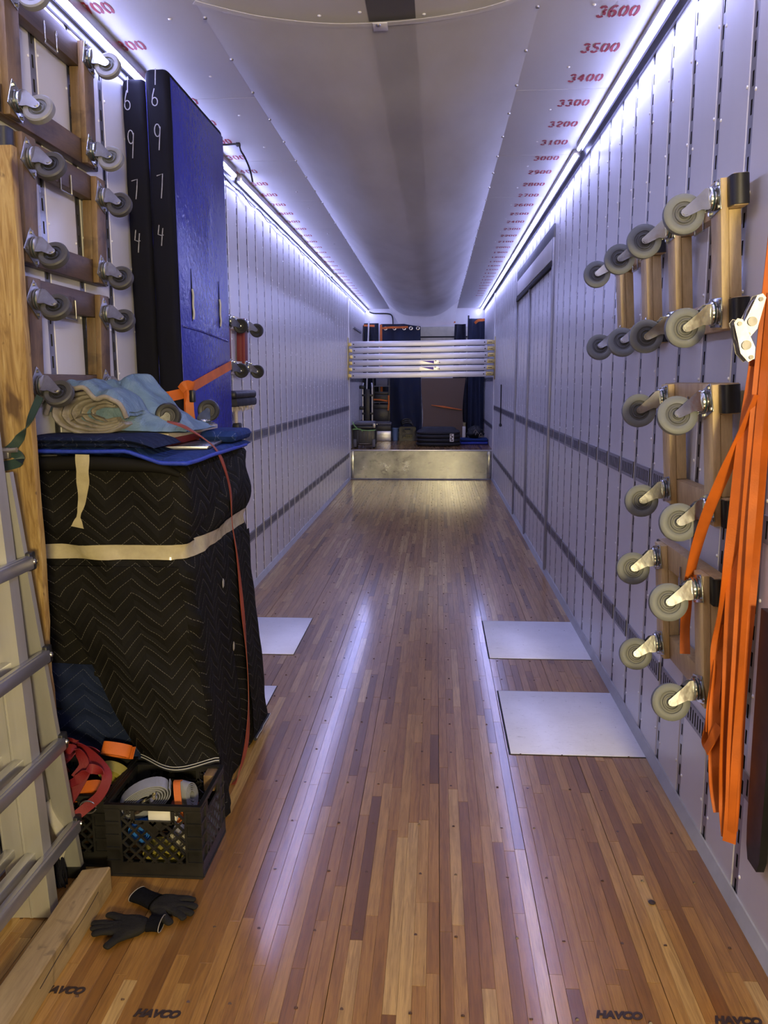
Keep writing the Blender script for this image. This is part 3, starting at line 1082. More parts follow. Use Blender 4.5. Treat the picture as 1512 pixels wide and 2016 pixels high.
def make_dolly(name, label, L, W, rail_x, wheel_r, mats, yaws, group=None, bumper=True, hook=True, tilt=0.0):
    """frame lies in local xy, boards rise along +z, casters stand on top; gravity along -y"""
    side_m, rail_m, tread_m, hub_m, zinc_m = mats
    t = thing(name, label, 'dolly', (0, 0, 0), 0, group)
    hw = W / 2
    drop, trail = wheel_r * 1.60, wheel_r * 0.62
    for s in (-1, 1):
        MB().rbox((-L / 2, s * (hw - 0.0475) - 0.0475, 0.0), (L / 2, s * (hw - 0.0475) + 0.0475, 0.044), 0.003).build('side_board', side_m, t, 30)
    for s in (-1, 1):
        MB().rbox((s * rail_x - 0.043, -(hw - 0.096), 0.006), (s * rail_x + 0.043, hw - 0.096, 0.044), 0.003).build('cross_board', rail_m, t, 30)
        MB().rbox((s * rail_x - 0.046, -hw + 0.002, 0.0445), (s * rail_x + 0.046, hw - 0.002, 0.069), 0.003).build('end_rail', rail_m, t, 30)
    if bumper:
        for sx in (-1, 1):
            for sy in (-1, 1):
                c = sy * (hw - 0.0475)
                prof = [(-0.004, -0.002), (0.030, -0.002), (0.040, 0.006), (0.042, 0.022), (0.040, 0.040), (0.030, 0.050), (-0.004, 0.050)]
                MB().prism(prof, lambda u, v, d: (sx * (L / 2 - 0.030 + u), d, v), c - 0.044, c + 0.044).build('rubber_bumper', M['rubber'], t, 50)
    fm = caster_frame_mesh('caster', wheel_r, 0.031, drop, trail, zinc_m)
    wm = caster_wheel_mesh('wheel', wheel_r, 0.031, tread_m, hub_m, zinc_m)
    i = 0
    for sx in (-1, 1):
        for sy in (1, -1):
            c = inst('caster', fm, t, (sx * rail_x, sy * (hw - 0.055), 0.069), (0, 0, PI / 2 + yaws[i]))
            inst('wheel', wm, c, (-trail, 0, drop))
            i += 1
    if hook:
        hx = 0.02
        for s in (1,):
            y = s * (hw - 0.095)
            MB().tube(smooth_path([(hx - 0.045, y + 0.05, 0.047), (hx - 0.045, y - 0.018, 0.049), (hx - 0.04, y - 0.024, 0.049), (hx + 0.04, y - 0.024, 0.049), (hx + 0.045, y - 0.018, 0.049), (hx + 0.045, y + 0.05, 0.047)], 4), 0.0035, 6).build('wire_handle', zinc_m, t, 60)
    return t


def hang(t, side, y, z_top, W, tilt_deg, off=0.003):
    """hang a dolly on a wall: bottom edge rests on the wall, top leans out"""
    hw = W / 2
    a = math.radians(tilt_deg)
    if side == 'right':
        X, Z = Vector((0, -1, 0)), Vector((-math.cos(a), 0, -math.sin(a)))
        xw = XR - off
    else:
        X, Z = Vector((0, 1, 0)), Vector((math.cos(a), 0, -math.sin(a)))
        xw = XL + off
    Y = Z.cross(X)
    R = Matrix((X, Y, Z)).transposed().to_4x4()
    bottom = Vector((xw, y, z_top - W * math.cos(a)))
    R.translation = bottom + Y * hw
    t.rotation_mode = 'QUATERNION'
    t.location = R.translation
    t.rotation_quaternion = R.to_quaternion()
    return t


NEWM = (M['maple'], M['maple_lit'], M['wheel_grey'], M['wheel_hub'], M['zinc'])
OLDM = (M['oldwood'], M['oldwood_v'], M['wheel_dark'], M['wheel_black'], M['zinc_worn'])
OLDP = (M['oldwood'], M['oldwood_v'], M['wheel_pale'], M['wheel_hub'], M['zinc'])
GD = 'maple dollies hung on the right wall'
WR = 0.457
d0 = make_dolly('moving_dolly', 'maple dolly at upper right wall, nearest one of the top row', 0.66, WR, 0.242, 0.0625, NEWM, (0.05, -0.06, 0.10, -0.05), GD)
hang(d0, 'right', 2.925, 2.28, WR, 4.2)
SPEC = [('maple dolly of the top row on the right wall, behind the nearest one', 3.815, 2.275, (0.08, 0.3, 0.02, 0.32)),
        ('maple dolly hung alone in the middle right, below the top row', 2.885, 1.655, (0.12, 0.18, 0.30, 0.22)),
        ('lowest maple dolly on the right wall, close above the floor', 2.865, 1.045, (0.25, 0.30, 0.25, 0.28))]
for lab, y, zt, yw in SPEC:
    d = copy_tree(d0)
    d['label'] = lab
    hang(d, 'right', y, zt, WR, 4.2)
    cs = [c for c in d.children if c.name.startswith('caster')]
    for c, a in zip(cs, yw):
        c.rotation_euler = (0, 0, PI / 2 + a)
GL = 'worn brown dollies hung on the left wall'
WL = 0.43
e0 = make_dolly('moving_dolly', 'worn dark wood dolly at upper left, with pale clear-treaded wheels', 0.80, 0.465, 0.30, 0.052, OLDP, (-0.3, -0.4, -0.25, -0.35), GL)
hang(e0, 'left', 3.10, 3.010, 0.465, 1.2)
e1 = make_dolly('moving_dolly', 'worn brown dolly, second one down on the left wall, dark wheels', 0.80, WL, 0.30, 0.052, OLDM, (-0.45, -0.55, -0.35, -0.45), GL)
hang(e1, 'left', 3.14, 2.508, WL, 2.0)
for c in [c for c in e1.children if c.name.startswith('caster') and c.location.y > 0]:
    c.location.y -= 0.022
e2 = copy_tree(e1)
e2['label'] = 'worn brown dolly, lowest on the left wall, behind the folded blue pad'
hang(e2, 'left', 3.11, 2.03, WL, 2.0)
for c, a in zip([c for c in e2.children if c.name.startswith('caster')], (-0.62, -0.6, -0.55, -0.6)):
    c.rotation_euler = (0, 0, PI / 2 + a)
# pencilled letters on the lowest one
mb = MB()
strokes_mesh(mb, [[(0, 1), (.38, 1), (0, 0), (.4, 0)], [(.95, .9), (.7, 1), (.6, .8), (.85, .5), (.92, .2), (.6, 0)]], lambda u, v: (0.02 + u * 0.05, 0.14 + v * 0.04, 0.0452), 0.10, 1.2)
mb.build('pencil_mark', M['black_ink'], e2)
RED = (M['pale_wood'], M['red_wood'], M['wheel_black'], M['wheel_black'], M['zinc'])
r0 = make_dolly('moving_dolly', 'red and pale wood dolly on the left wall just beyond the blue panel', 0.62, 0.41, 0.25, 0.050, RED, (0.1, 0.1, -0.1, 0.05), None, False, False)
hang(r0, 'left', 5.76, 2.13, 0.41, 1.0)


# ---- push broom hung by its head on the left wall
br = thing('push_broom', 'black push broom hung head up on the left wall past the blue panel', 'broom', (XL + 0.09, 5.72, 1.50))
MB().rbox((-0.045, -0.30, 0.05), (0.045, 0.33, 0.105), 0.02, 3).build('broom_head', M['rubber'], br, 40)
MB().rbox((-0.050, -0.29, -0.005), (0.050, 0.31, 0.052), 0.015).build('bristle_block', M['dark_cloth'], br, 40)
mb = MB()
rr = random.Random(9)
for i in range(150):
    x, y = rr.uniform(-.045, .045), rr.uniform(-.29, .30)
    mb.tube([(x, y, 0), (x + rr.uniform(-.012, .012), y + rr.uniform(-.02, .03), -rr.uniform(.015, .045))], 0.0016, 3)
for q in ((0.32, -0.02, 0.13), (0.16, -0.28, 0.10), (0.10, -0.34, 0.16)):
    mb.tube([(0, q[0] - q[2], q[1] - .02), (0.01, q[0], q[1])], 0.002, 3)
stuff(mb.build('bristles', M['pale_wood'], br, 40))
MB().cyl((0, -0.14, -0.005), (0, -0.16, -1.08), 0.013, n=12).build('handle', M['pale_wood'], br, 40)
MB().rbox((-0.02, -0.19, -0.30), (0.03, -0.10, -0.12), 0.01).build('handle_bracket', M['rubber'], br, 40)

# ---- two tall padded panels standing on end against the left wall
DIGH = {
    '1': [[(.55, 1), (.5, .6), (.45, 0)]],
    '6': [[(.5, 1), (.3, .6), (.22, .28)] + arc(.5, .24, .30, .24, 170, 520, 12)],
    '9': [arc(.5, .76, .30, .24, 20, 330, 12), [(.82, .9), (.70, .4), (.60, 0)]],
    '7': [[(.2, .92), (.85, 1), (.75, .5), (.6, 0)]],
    '4': [[(.35, 1), (.2, .55), (.55, .5), (.80, .52)], [(.75, .85), (.62, .4), (.52, 0)]],
}


def padded_panel(label, x0, x1, y0, y1, h, zs, uoff, lean):
    t = thing('padded_panel', label, 'padded panel', ((x0 + x1) / 2, y0, 0), 0, 'tall padded panels')
    hw = (x1 - x0) / 2 - 0.001
    L = y1 - y0
    mb = MB()

    def pt(i, j):
        # rounded rectangle wrapped round the edge of the panel, softly creased
        return None
    core = bmesh.new()
    bmesh.ops.create_cube(core, size=1.0)
    for q in core.verts:
        q.co = Vector((q.co.x * 2 * hw, (q.co.y + 0.5) * L, (q.co.z + 0.5) * h))
    bmesh.ops.bevel(core, geom=list(core.edges), offset=0.028, segments=4, affect='EDGES', profile=0.5)
    bmesh.ops.subdivide_edges(core, edges=[e for e in core.edges if e.calc_length() > 0.3], cuts=40, use_grid_fill=True)
    for q in core.verts:
        n = fnoise(q.co.x * 4 + uoff, q.co.y * 2, q.co.z * 5)
        if q.co.y < 0.05:
            q.co.y += n * 0.012
            q.co.x += fnoise(uoff, q.co.y, q.co.z * 3) * 0.005
    core.verts.index_update()
    mb.add([q.co.copy() for q in core.verts], [[q.index for q in f.verts] for f in core.faces])
    core.free()
    mb.build('black_casing', M['black_cloth'], t, 60)
    for s in (-1, 1):
        x = s * (hw + 0.0004)
        v = MB().rbox((min(x, x + s * 0.0025), 0.030, 0.02), (max(x, x + s * 0.0025), L - 0.006, h - 0.035), 0.001).build('vinyl_face', M['vinyl'], t, 30)
        v['label'] = 'glossy blue vinyl face'
        if s > 0 and uoff > 0:
            for yy in (0.22, 0.74):
                mb = MB().prism([(-0.008, 0), (0.022, 0.02), (0.012, 0.14), (0.002, 0.26), (-0.006, 0.13)], lambda u, w, d: (x + d, yy + u, 1.97 + w), 0.003, 0.0055)
                mb.build('tear', M['black_cloth'], t)
                MB().tube(smooth_path([(x + .008, yy, 2.13), (x + .013, yy - .004, 2.10), (x + .009, yy + .002, 2.05), (x + .013, yy - .002, 2.01), (x + .008, yy, 1.98)], 4), 0.0055, 6).build('white_lace', M['white_thread'], t, 60)
            MB().tube([(x + .003, 0.04, 1.935), (x + .003, 0.35, 1.93), (x + .003, L - .05, 1.905)], 0.006, 6).build('vinyl_seam', M['vinyl'], t, 60)
    for ch, z, hh, dx in zs:
        mb = MB()
        strokes_mesh(mb, DIGH[ch], lambda u, w: (-0.022 + dx + u * 0.044, -0.009, z + w * hh), 0.0045 / hh, 0.044 / hh)
        for q in mb.v:
            q.y = -0.011
        mb.build('chalk_digit', M['chalk'], t)
    t.rotation_euler = lean
    return t


padded_panel('tall black-edged padded panel against the left wall, chalk numbers, left of the pair', -1.489, -1.371, 3.93, 4.88, 3.07,
             [('1', 3.0, .07, -.020), ('6', 2.925, .085, -.026), ('9', 2.71, .125, -.018), ('7', 2.525, .09, -.012), ('4', 2.28, .105, -.010)], 0.0, (0, 0, 0))
padded_panel('tall padded panel with a glossy blue vinyl face, right of the pair', -1.367, -1.250, 3.90, 4.86, 3.10,
             [('1', 3.02, .07, .002), ('6', 2.93, .075, -.006), ('9', 2.735, .115, .0), ('7', 2.52, .11, .0), ('4', 2.305, .095, -.006)], 3.7, (0, 0, 0))

# ---- cabinet wrapped in black quilted blankets
CX0, CX1, CY0, CY1, CTOP = -1.482, -0.895, 2.80, 3.72, 1.345


def round_rect(x0, x1, y0, y1, r, n=6):
    pts = []
    for cx, cy, a0 in ((x1 - r, y0 + r, -90), (x1 - r, y1 - r, 0), (x0 + r, y1 - r, 90), (x0 + r, y0 + r, 180)):
        for i in range(n + 1):
            a = math.radians(a0 + 90 * i / n)
            pts.append((cx + r * math.cos(a), cy + r * math.sin(a)))
    return pts


def resample(pts, step, closed=True):
    P = [Vector(p) for p in pts]
    if closed:
        P.append(P[0])
    out = []
    acc = 0.0
    for a, b in zip(P, P[1:]):
        d = (b - a).length
        while acc < d:
            out.append(a.lerp(b, acc / d if d else 0))
            acc += step
        acc -= d
    return out


CP = resample(round_rect(CX0, CX1, CY0, CY1, 0.05), 0.026)
_cen = Vector(((CX0 + CX1) / 2, (CY0 + CY1) / 2))


def cab_offset(p, z, i):
    """outward swell of the blanket at perimeter point p and height z"""
    o = 0.010 * fnoise(p.x * 6, p.y * 6, z * 4.5) + 0.006 * fnoise(p.x * 18, p.y * 18, z * 9)
    right = 1.0 if p.x > CX1 - 0.06 else 0.0
    front = 1.0 if p.y < CY0 + 0.06 else 0.0
    # lobes above and below the tape
    pinch = math.exp(-((z - 1.045) / 0.045) ** 2)
    o += right * (0.030 * math.exp(-((z - 1.17) / 0.09) ** 2) * min(1, max(0, (p.y - CY0) / 0.5)) - 0.012 * pinch)
    o -= 0.008 * pinch
    # skirts hang wider low down
    low = max(0.0, 1.0 - z / 1.0)
    o += right * 0.055 * low ** 1.1 * min(1, max(0, (p.y - CY0) / 0.5))
    cf = math.exp(-((p.x - CX1) / 0.16) ** 2) * math.exp(-((p.y - CY0) / 0.20) ** 2)
    o += cf * 0.10 * max(0.0, 1.0 - z / 0.95) ** 1.2
    # diagonal folds on the front
    if front:
        f = (p.x - CX0) * 0.75 + z
        o += 0.016 * math.exp(-((f - 1.22) / 0.035) ** 2) - 0.012 * math.exp(-((f - 1.15) / 0.03) ** 2)
        o += 0.012 * math.sin(f * 26 + p.x * 4) * max(0, 0.75 - z)
    if right:
        f = z - 0.45 * (p.y - CY0)
        o -= 0.020 * math.exp(-((f - 1.02) / 0.03) ** 2) * (1 if p.y > CY0 + .12 else 0.3)
        o += 0.014 * math.exp(-((f - 0.95) / 0.05) ** 2)
        o -= 0.030 * math.exp(-((p.y - 3.36) / 0.035) ** 2) * min(1.0, low * 1.8)
    return o


def cab_pt(i, z, extra=0.0):
    i %= len(CP)
    p = CP[i]
    a, b = CP[i - 1], CP[(i + 1) % len(CP)]
    d = (b - a).normalized()
    nrm = Vector((d.y, -d.x))
    o = cab_offset(p, z, i) + extra
    x, y = p.x + nrm.x * o, p.y + nrm.y * o
    return Vector((max(x, XL + 0.008), y, z))


cab = thing('wrapped_cabinet', 'tall cabinet wrapped in black quilted moving blankets, tape around it, beside the crates', 'wrapped furniture')
nz = 56
mb = MB()
NCP = len(CP)
vs, uv = [], []
for j in range(nz + 1):
    z = lerp(0.012, CTOP, j / nz)
    for i in range(NCP + 1):
        q = cab_pt(i, z)
        if j == nz:
            pass
        vs.append(q)
        uv.append((i * 0.026, z))
W_ = NCP + 1
mb.add(vs, [(j * W_ + i, j * W_ + i + 1, (j + 1) * W_ + i + 1, (j + 1) * W_ + i) for j in range(nz) for i in range(NCP)], uv)
# rounded shoulder and top
ring = [cab_pt(i, CTOP) for i in range(NCP)]
cen = Vector((_cen.x, _cen.y, CTOP))
vs = []
for s, dz in ((1.0, 0.0), (0.985, 0.012), (0.95, 0.018), (0.5, 0.020), (0.02, 0.020)):
    for q in ring:
        vs.append(Vector((lerp(cen.x, q.x, s), lerp(cen.y, q.y, s), CTOP + dz)))
mb.add(vs, [(j * NCP + i, j * NCP + (i + 1) % NCP, (j + 1) * NCP + (i + 1) % NCP, (j + 1) * NCP + i) for j in range(4) for i in range(NCP)], [(q.x, q.y) for q in vs])
mb.build('quilted_cover', M['quilt_black'], cab, 60)
# side flap of a second blanket behind the fold, with stitched hem
i_r = [i for i in range(NCP) if CP[i].x > CX1 - 0.002 and 3.40 < CP[i].y < 3.70]
vs, uv = [], []
for j in range(31):
    z = lerp(0.035, 0.98, j / 30)
    for i in i_r:
        q = cab_pt(i, z, 0.010 + 0.010 * (1 - j / 30))
        vs.append(q)
        uv.append((q.y + 0.4, z * 1.0))
W2 = len(i_r)
fl = MB().add(vs, [(j * W2 + i, j * W2 + i + 1, (j + 1) * W2 + i + 1, (j + 1) * W2 + i) for j in range(30) for i in range(W2 - 1)], uv)
fl.build('side_flap', M['quilt_black'], cab, 60)
MB().tube([vs[i] + Vector((0.004, 0, 0.004)) for i in range(W2)], 0.008, 6).build('flap_hem', M['dark_cloth'], cab, 60)
MB().tube([vs[i] + Vector((0.012, 0, 0.010)) for i in range(W2)], 0.0018, 4).build('hem_stitching', M['white_thread'], cab, 60)
# front drape falling over the back of the crates
def drape(u, v):
    z = lerp(1.0, 0.265, v)
    xl = lerp(-1.46, -1.10, max(0, (v - 0.12) / 0.88) ** 0.8)
    xr = lerp(-0.93, -0.80, v ** 1.3)
    x = lerp(xl, xr, u)
    out = 0.012 + 0.075 * v ** 1.4 * (0.35 + 0.65 * math.sin(PI * min(1, u * 1.05)))
    out += 0.013 * math.sin((x * 0.8 + z) * 24 + 1.0) * v + 0.02 * fnoise(x * 5, z * 5, 2.2) * (0.3 + v)
    return Vector((x, CY0 - 0.012 - out, z + 0.02 * fnoise(x * 6, 1, 0) * v))


mb = MB().grid(drape, 40, 46, lambda u, v: (u * 0.55 + 0.12 * v, 1.0 - v * 0.76))
mb.build('front_drape', M['quilt_black'], cab, 80)
hem = [drape(i / 40, 1.0) + Vector((0, -0.006, 0)) for i in range(41)]
MB().tube([q + Vector((0, 0, 0.0)) for q in hem], 0.007, 6).build('drape_hem', M['dark_cloth'], cab, 60)
MB().tube([q + Vector((0, -0.008, 0.006)) for q in hem], 0.0017, 4).build('hem_stitching', M['white_thread'], cab, 60)
MB().tube([q + Vector((0, -0.007, 0.016)) for q in hem], 0.0015, 4).build('hem_stitching', M['white_thread'], cab, 60)
# packing tape band and loose tail
i0 = [i for i in range(NCP)]
order = sorted(range(NCP), key=lambda i: 0)
st = min(range(NCP), key=lambda i: (CP[i] - Vector((CX0, CY0 + 0.06))).length)
en = min(range(NCP), key=lambda i: (CP[i] - Vector((CX1, CY1 - 0.03))).length)
seq = []
i = st
while i % NCP != en:
    seq.append(i)
    i += 1
vs = []
for k, i in enumerate(seq):
    q = CP[i % NCP]
    rise = 0.0 if q.y < CY0 + 0.05 else 0.035 * min(1, (q.y - CY0) / 0.8)
    for zz in (1.022 - rise * 0.3, 1.049, 1.076 + rise * 0.2):
        vs.append(cab_pt(i, zz, 0.007))
tp = MB().add(vs, [(3 * k + a, 3 * k + 3 + a, 3 * k + 4 + a, 3 * k + 1 + a) for k in range(len(seq) - 1) for a in (0, 1)])
o = tp.build('packing_tape', M['tape'], cab, 60)
o['label'] = 'tan packing tape band round the middle'
pp = [(-1.245, CY0 - 0.060, 1.412), (-1.247, CY0 - 0.062, 1.36), (-1.255, CY0 - 0.048, 1.31), (-1.268, CY0 - 0.035, 1.245), (-1.283, CY0 - 0.03, 1.20), (-1.289, CY0 - 0.03, 1.175), (-1.294, CY0 - 0.03, 1.145)]
o = MB().ribbon(smooth_path(pp, 4), [(1, 0.15 * math.sin(i), 0.05) for i in range(25)], [lerp(0.050, 0.044, i / 8) if i < 8 else (lerp(0.044, 0.015, (i - 8) / 8) if i < 16 else (0.015 if i < 20 else lerp(0.015, 0.052, (i - 19) / 5))) for i in range(25)], 0.0012).build('tape_tail', M['tape'], cab, 60)
o['label'] = 'loose twisted tape tail hanging at the front'
for (y, z) in ((3.22, 0.83), (3.33, 0.52)):
    k = min(range(NCP), key=lambda i: (CP[i] - Vector((CX1, y))).length)
    q = cab_pt(k, z, 0.004)
    MB().lathe([(0.022, 0.0), (0.016, 0.003), (0.0, 0.004)], q, (1, 0.1, 0), 7).build('lint_patch', M['white_cloth'], cab, 60)

# navy blanket showing behind the drape on the left
t = thing('moving_blanket', 'crumpled navy quilted blanket on the floor at left, behind the crates', 'moving blanket')
def navy(u, v):
    x = lerp(-1.485, -1.02, u)
    z = lerp(0.02, 0.62, v)
    return Vector((x, CY0 - 0.008 - 0.010 * (1 - v) - 0.007 * math.sin(z * 70 + 2 * math.sin(x * 9)) * (1 - v * .5) - 0.01 * fnoise(x * 6, z * 6, 7), z))
MB().grid(navy, 24, 40, lambda u, v: (u * 0.5, v * 0.62)).build('blanket_front', M['quilt_navy'], t, 80)

# ---- folded blankets on top of the cabinet
def folded(name, label, x0, x1, y0, y1, z0, layers, th, mats, seed, sagf=None, edge=None):
    t = thing(name, label, 'moving blanket', ((x0 + x1) / 2, (y0 + y1) / 2, z0), 0, 'folded blankets on the wrapped cabinet')
    cx, cy = (x0 + x1) / 2, (y0 + y1) / 2
    for k in range(layers):
        rr = random.Random(seed + k)
        jit = rr.uniform(-0.012, 0.012)
        za = k * th
        nx, ny = 30, 24
        def top(u, v, up=1):
            x, y = lerp(x0 + jit, x1 + jit, u), lerp(y0 + jit * 0.5, y1, v)
            e = min(min(u, 1 - u) * (x1 - x0), min(v, 1 - v) * (y1 - y0))
            r = th * 0.55
            prof = math.sqrt(max(0.0, 1 - (1 - min(1, e / r)) ** 2))
            s = sagf(x, y) if sagf else 0.0
            z = za + th * 0.5 + up * (th * 0.48) * prof + 0.006 * fnoise(x * 5, y * 5, seed + k) * (0.4 + k * 0.3) + s
            return Vector((x - cx, y - cy, max(z, 0.0005)))
        mb = MB()
        mb.grid(lambda u, v: top(u, v, 1), nx, ny, lambda u, v: (u * (x1 - x0), v * (y1 - y0)))
        mb.grid(lambda u, v: top(u, v, -1), nx, ny, lambda u, v: (u * (x1 - x0), v * (y1 - y0)), True)
        mb.build('blanket_layer', mats[k % len(mats)], t, 80)
        if edge:
            ed = [top(i / 30, 0, 1) + Vector((0, -0.004, 0)) for i in range(31)] + [top(1, i / 24, 1) + Vector((0.004, 0, 0)) for i in range(1, 22)]
            MB().tube(ed, 0.0075, 7).build('binding', M[edge], t, 80)
    return t


folded('folded_blanket', 'folded blue blanket with bright blue bound edge lying on the wrapped cabinet top', -1.478, -0.868, 2.762, 3.74, CTOP + 0.020, 1, 0.032, [M['quilt_blue']], 3,
       lambda x, y: 0.040 * min(1, max(0, (-0.97 - x) / 0.12)) * min(1, max(0, (3.06 - y) / 0.05)), 'blue_edge')
mb = MB()
mb.tube(smooth_path([(-1.47, CY0 - 0.028, CTOP + 0.028), (-1.30, CY0 - 0.034, CTOP + 0.034), (-1.12, CY0 - 0.032, CTOP + 0.030), (-0.98, CY0 - 0.024, CTOP + 0.016), (-0.915, CY0 - 0.010, CTOP - 0.010)], 6), [0.026] * 12 + [lerp(0.026, 0.010, i / 12) for i in range(13)], 10)
mb.build('rolled_fold', M['quilt_black'], cab, 60)
folded('folded_blanket', 'thick folded navy blanket along the cabinet front, nearest to the crates', -1.476, -0.985, 2.752, 3.05, CTOP + 0.088, 2, 0.019, [M['quilt_navy'], M['quilt_navy']], 6, lambda x, y: -0.028 * max(0.0, (x + 1.12) / 0.13) ** 2)
folded('folded_blanket', 'puffy blue blanket fold at the back right corner of the cabinet', -1.03, -0.865, 3.45, 3.74, CTOP + 0.055, 1, 0.055, [M['quilt_blue']], 8)
# flat grey sheet under the upturned dolly
pl = tag(MB().rbox((0, 0, 0), (0.34, 0.42, 0.010), 0.002).build('sheet_panel', [M['grate']], None, 30), 'flat grey metal sheet with bright rim under the upturned red dolly', 'metal sheet')
pl.location = (-1.245, 3.09, CTOP + 0.054)
pl.rotation_euler = (0, 0, 0.10)
MB().rbox((0.0, -0.002, 0.007), (0.34, 0.004, 0.012), 0.001).build('rim', M['alu'], pl, 30)
MB().rbox((0.337, 0.0, 0.007), (0.343, 0.42, 0.012), 0.001).build('rim', M['alu'], pl, 30)
UPM = (M['pale_wood'], M['red_wood'], M['wheel_black'], M['wheel_dark'], M['zinc'])


def upturned_dolly():
    t = thing('moving_dolly', 'upturned red dolly on top of the wrapped cabinet, black wheels in the air', 'dolly', (-1.262, 3.47, CTOP + 0.066), 0.0)
    hw, hl = 0.205, 0.36
    for s in (-1, 1):
        MB().rbox((s * (hw - 0.045) - 0.045, -hl, 0.030), (s * (hw - 0.045) + 0.045, hl, 0.052), 0.003).build('side_board', M['pale_wood'], t, 30)
        MB().rbox((s * (hw - 0.040) - 0.036, -hl + 0.01, 0.0), (s * (hw - 0.040) + 0.036, hl - 0.01, 0.0295), 0.003).build('padded_skid', M['red_wood'], t, 30)
    for s in (-1, 1):
        MB().rbox((-hw + 0.092, s * (hl - 0.06) - 0.045, 0.004), (hw - 0.092, s * (hl - 0.06) + 0.045, 0.050), 0.003).build('cross_board', M['maple'], t, 30)
    r = 0.051
    fm = caster_frame_mesh('caster', r, 0.030, r * 1.32, r * 0.45, M['zinc'])
    wm = caster_wheel_mesh('wheel', r, 0.030, M['wheel_black'], M['wheel_dark'], M['zinc'])
    for sx, sy, a in ((1, -1, PI + 0.1), (1, 1, PI + 0.05), (-1, -1, 2.2), (-1, 1, 1.2)):
        c = inst('caster', fm, t, (sx * (hw - 0.045), sy * (hl - 0.07), 0.052), (0, 0, a))
        inst('wheel', wm, c, (-r * 0.45, 0, r * 1.32))
    return t


ud = upturned_dolly()

# ---- faded blue pad folded in a heap on the upturned dolly
pad = thing('moving_pad', 'faded light blue moving pad folded in a heap, grey lining showing, on the upturned dolly', 'moving pad', (-1.285, 3.24, CTOP + 0.119))


def pad_top(u, v):
    # u along x from wall to right, v from front to back
    x = lerp(-0.17, 0.30, u)
    y = lerp(-0.17, 0.30, v)
    hump = 0.175 * math.exp(-((x + 0.07) / 0.13) ** 2 - ((y - 0.02) / 0.24) ** 2)
    hump += 0.165 * math.exp(-((x - 0.07) / 0.10) ** 2 - ((y - 0.14) / 0.20) ** 2)
    hump += 0.05 * math.exp(-((x - 0.20) / 0.09) ** 2 - ((y + 0.02) / 0.15) ** 2)
    z = 0.008 + hump + 0.028 * fnoise(x * 9, y * 9, 1.0) + 0.020 * fnoise(x * 20, y * 18, 3.0)
    crease = 0.035 * math.exp(-((y + 0.45 * x - 0.02) / 0.018) ** 2) * (1 if x > -0.02 else 0.2)
    z -= crease
    e = min(min(u, 1 - u) * 8, min(v, 1 - v) * 8, 1.0)
    z = max(0.004, z * (0.25 + 0.75 * math.sqrt(e)))
    return Vector((x + 0.012 * fnoise(x * 7, y * 7, 9), y - 0.03 * math.sin(u * 5), z))


mb = MB()
mb.grid(pad_top, 52, 44)
mb.grid(lambda u, v: Vector((lerp(-0.17, 0.30, u), lerp(-0.17, 0.30, v) - 0.03 * math.sin(u * 5), 0.002)), 8, 8, None, True)
mb.build('blue_cover', M['pad_blue'], pad, 80)
# rolled grey layers at the front left
for k in range(5):
    rx, rz = 0.150 - k * 0.022, 0.078 - k * 0.0125
    pts = []
    for i in range(22):
        a = math.radians(lerp(330 - k * 6, 60, i / 21))
        pts.append((-0.035 + k * 0.012 + rx * math.cos(a) + 0.004 * fnoise(i * .5, k, 0), 0, 0.082 + rz * math.sin(a) + 0.004 * fnoise(i * .4, k, 5)))
    y0, y1 = -0.235 + 0.010 * k, -0.06
    mb = MB()
    th = 0.013
    vs = []
    for i, p in enumerate(pts):
        a, b = Vector(pts[max(i - 1, 0)]), Vector(pts[min(i + 1, len(pts) - 1)])
        d = (b - a).normalized()
        nn = Vector((-d.z, 0, d.x))
        yy = y0 + 0.012 * fnoise(i * 0.6, k * 3.0, 2)
        P0 = Vector(p)
        vs += [P0 + nn * th / 2 + Vector((0, yy, 0)), P0 + Vector((0, yy - 0.005, 0)), P0 - nn * th / 2 + Vector((0, yy, 0)), P0 - nn * th / 2 + Vector((0, y1, 0)), P0 + nn * th / 2 + Vector((0, y1, 0))]
    fs = []
    for i in range(len(pts) - 1):
        for q in range(5):
            fs.append((i * 5 + q, i * 5 + (q + 1) % 5, i * 5 + 5 + (q + 1) % 5, i * 5 + 5 + q))
    fs += [(4, 3, 2, 1, 0), tuple(len(vs) - 5 + q for q in range(5))]
    mb.add(vs, fs)
    mb.build('folded_layer', M['pad_grey'], pad, 60)
mb = MB().grid(lambda u, v: Vector((-0.055 + 0.14 * (u - .5) + 0.01 * fnoise(u * 6, v * 6, 2), -0.225 + 0.15 * v, 0.050 + 0.030 * math.sin(PI * u) * (1 - v * .4) + 0.010 * fnoise(u * 5, v * 5, 4))), 14, 10)
mb.build('inner_fold', M['pad_grey'], pad, 80)

def flap(u, v):
    x = lerp(-0.20, 0.115, u)
    y = lerp(-0.262, -0.03, v)
    z = 0.128 + 0.080 * math.exp(-((x + 0.09) / 0.12) ** 2) + 0.020 * math.exp(-((x - 0.06) / 0.04) ** 2)
    z -= 0.10 * max(0.0, (x - 0.075) / 0.04) ** 2 * 0.5 + 0.06 * max(0.0, (-0.15 - x) / 0.05) ** 2
    z += 0.012 * fnoise(x * 14, y * 14, 2) + 0.006 * math.sin(x * 60 + y * 40 * fnoise(x * 3, y * 3, 8))
    z -= 0.020 * (1 - min(1, v * 7))
    return Vector((x, y + 0.015 * fnoise(x * 12, 0, 1), z))


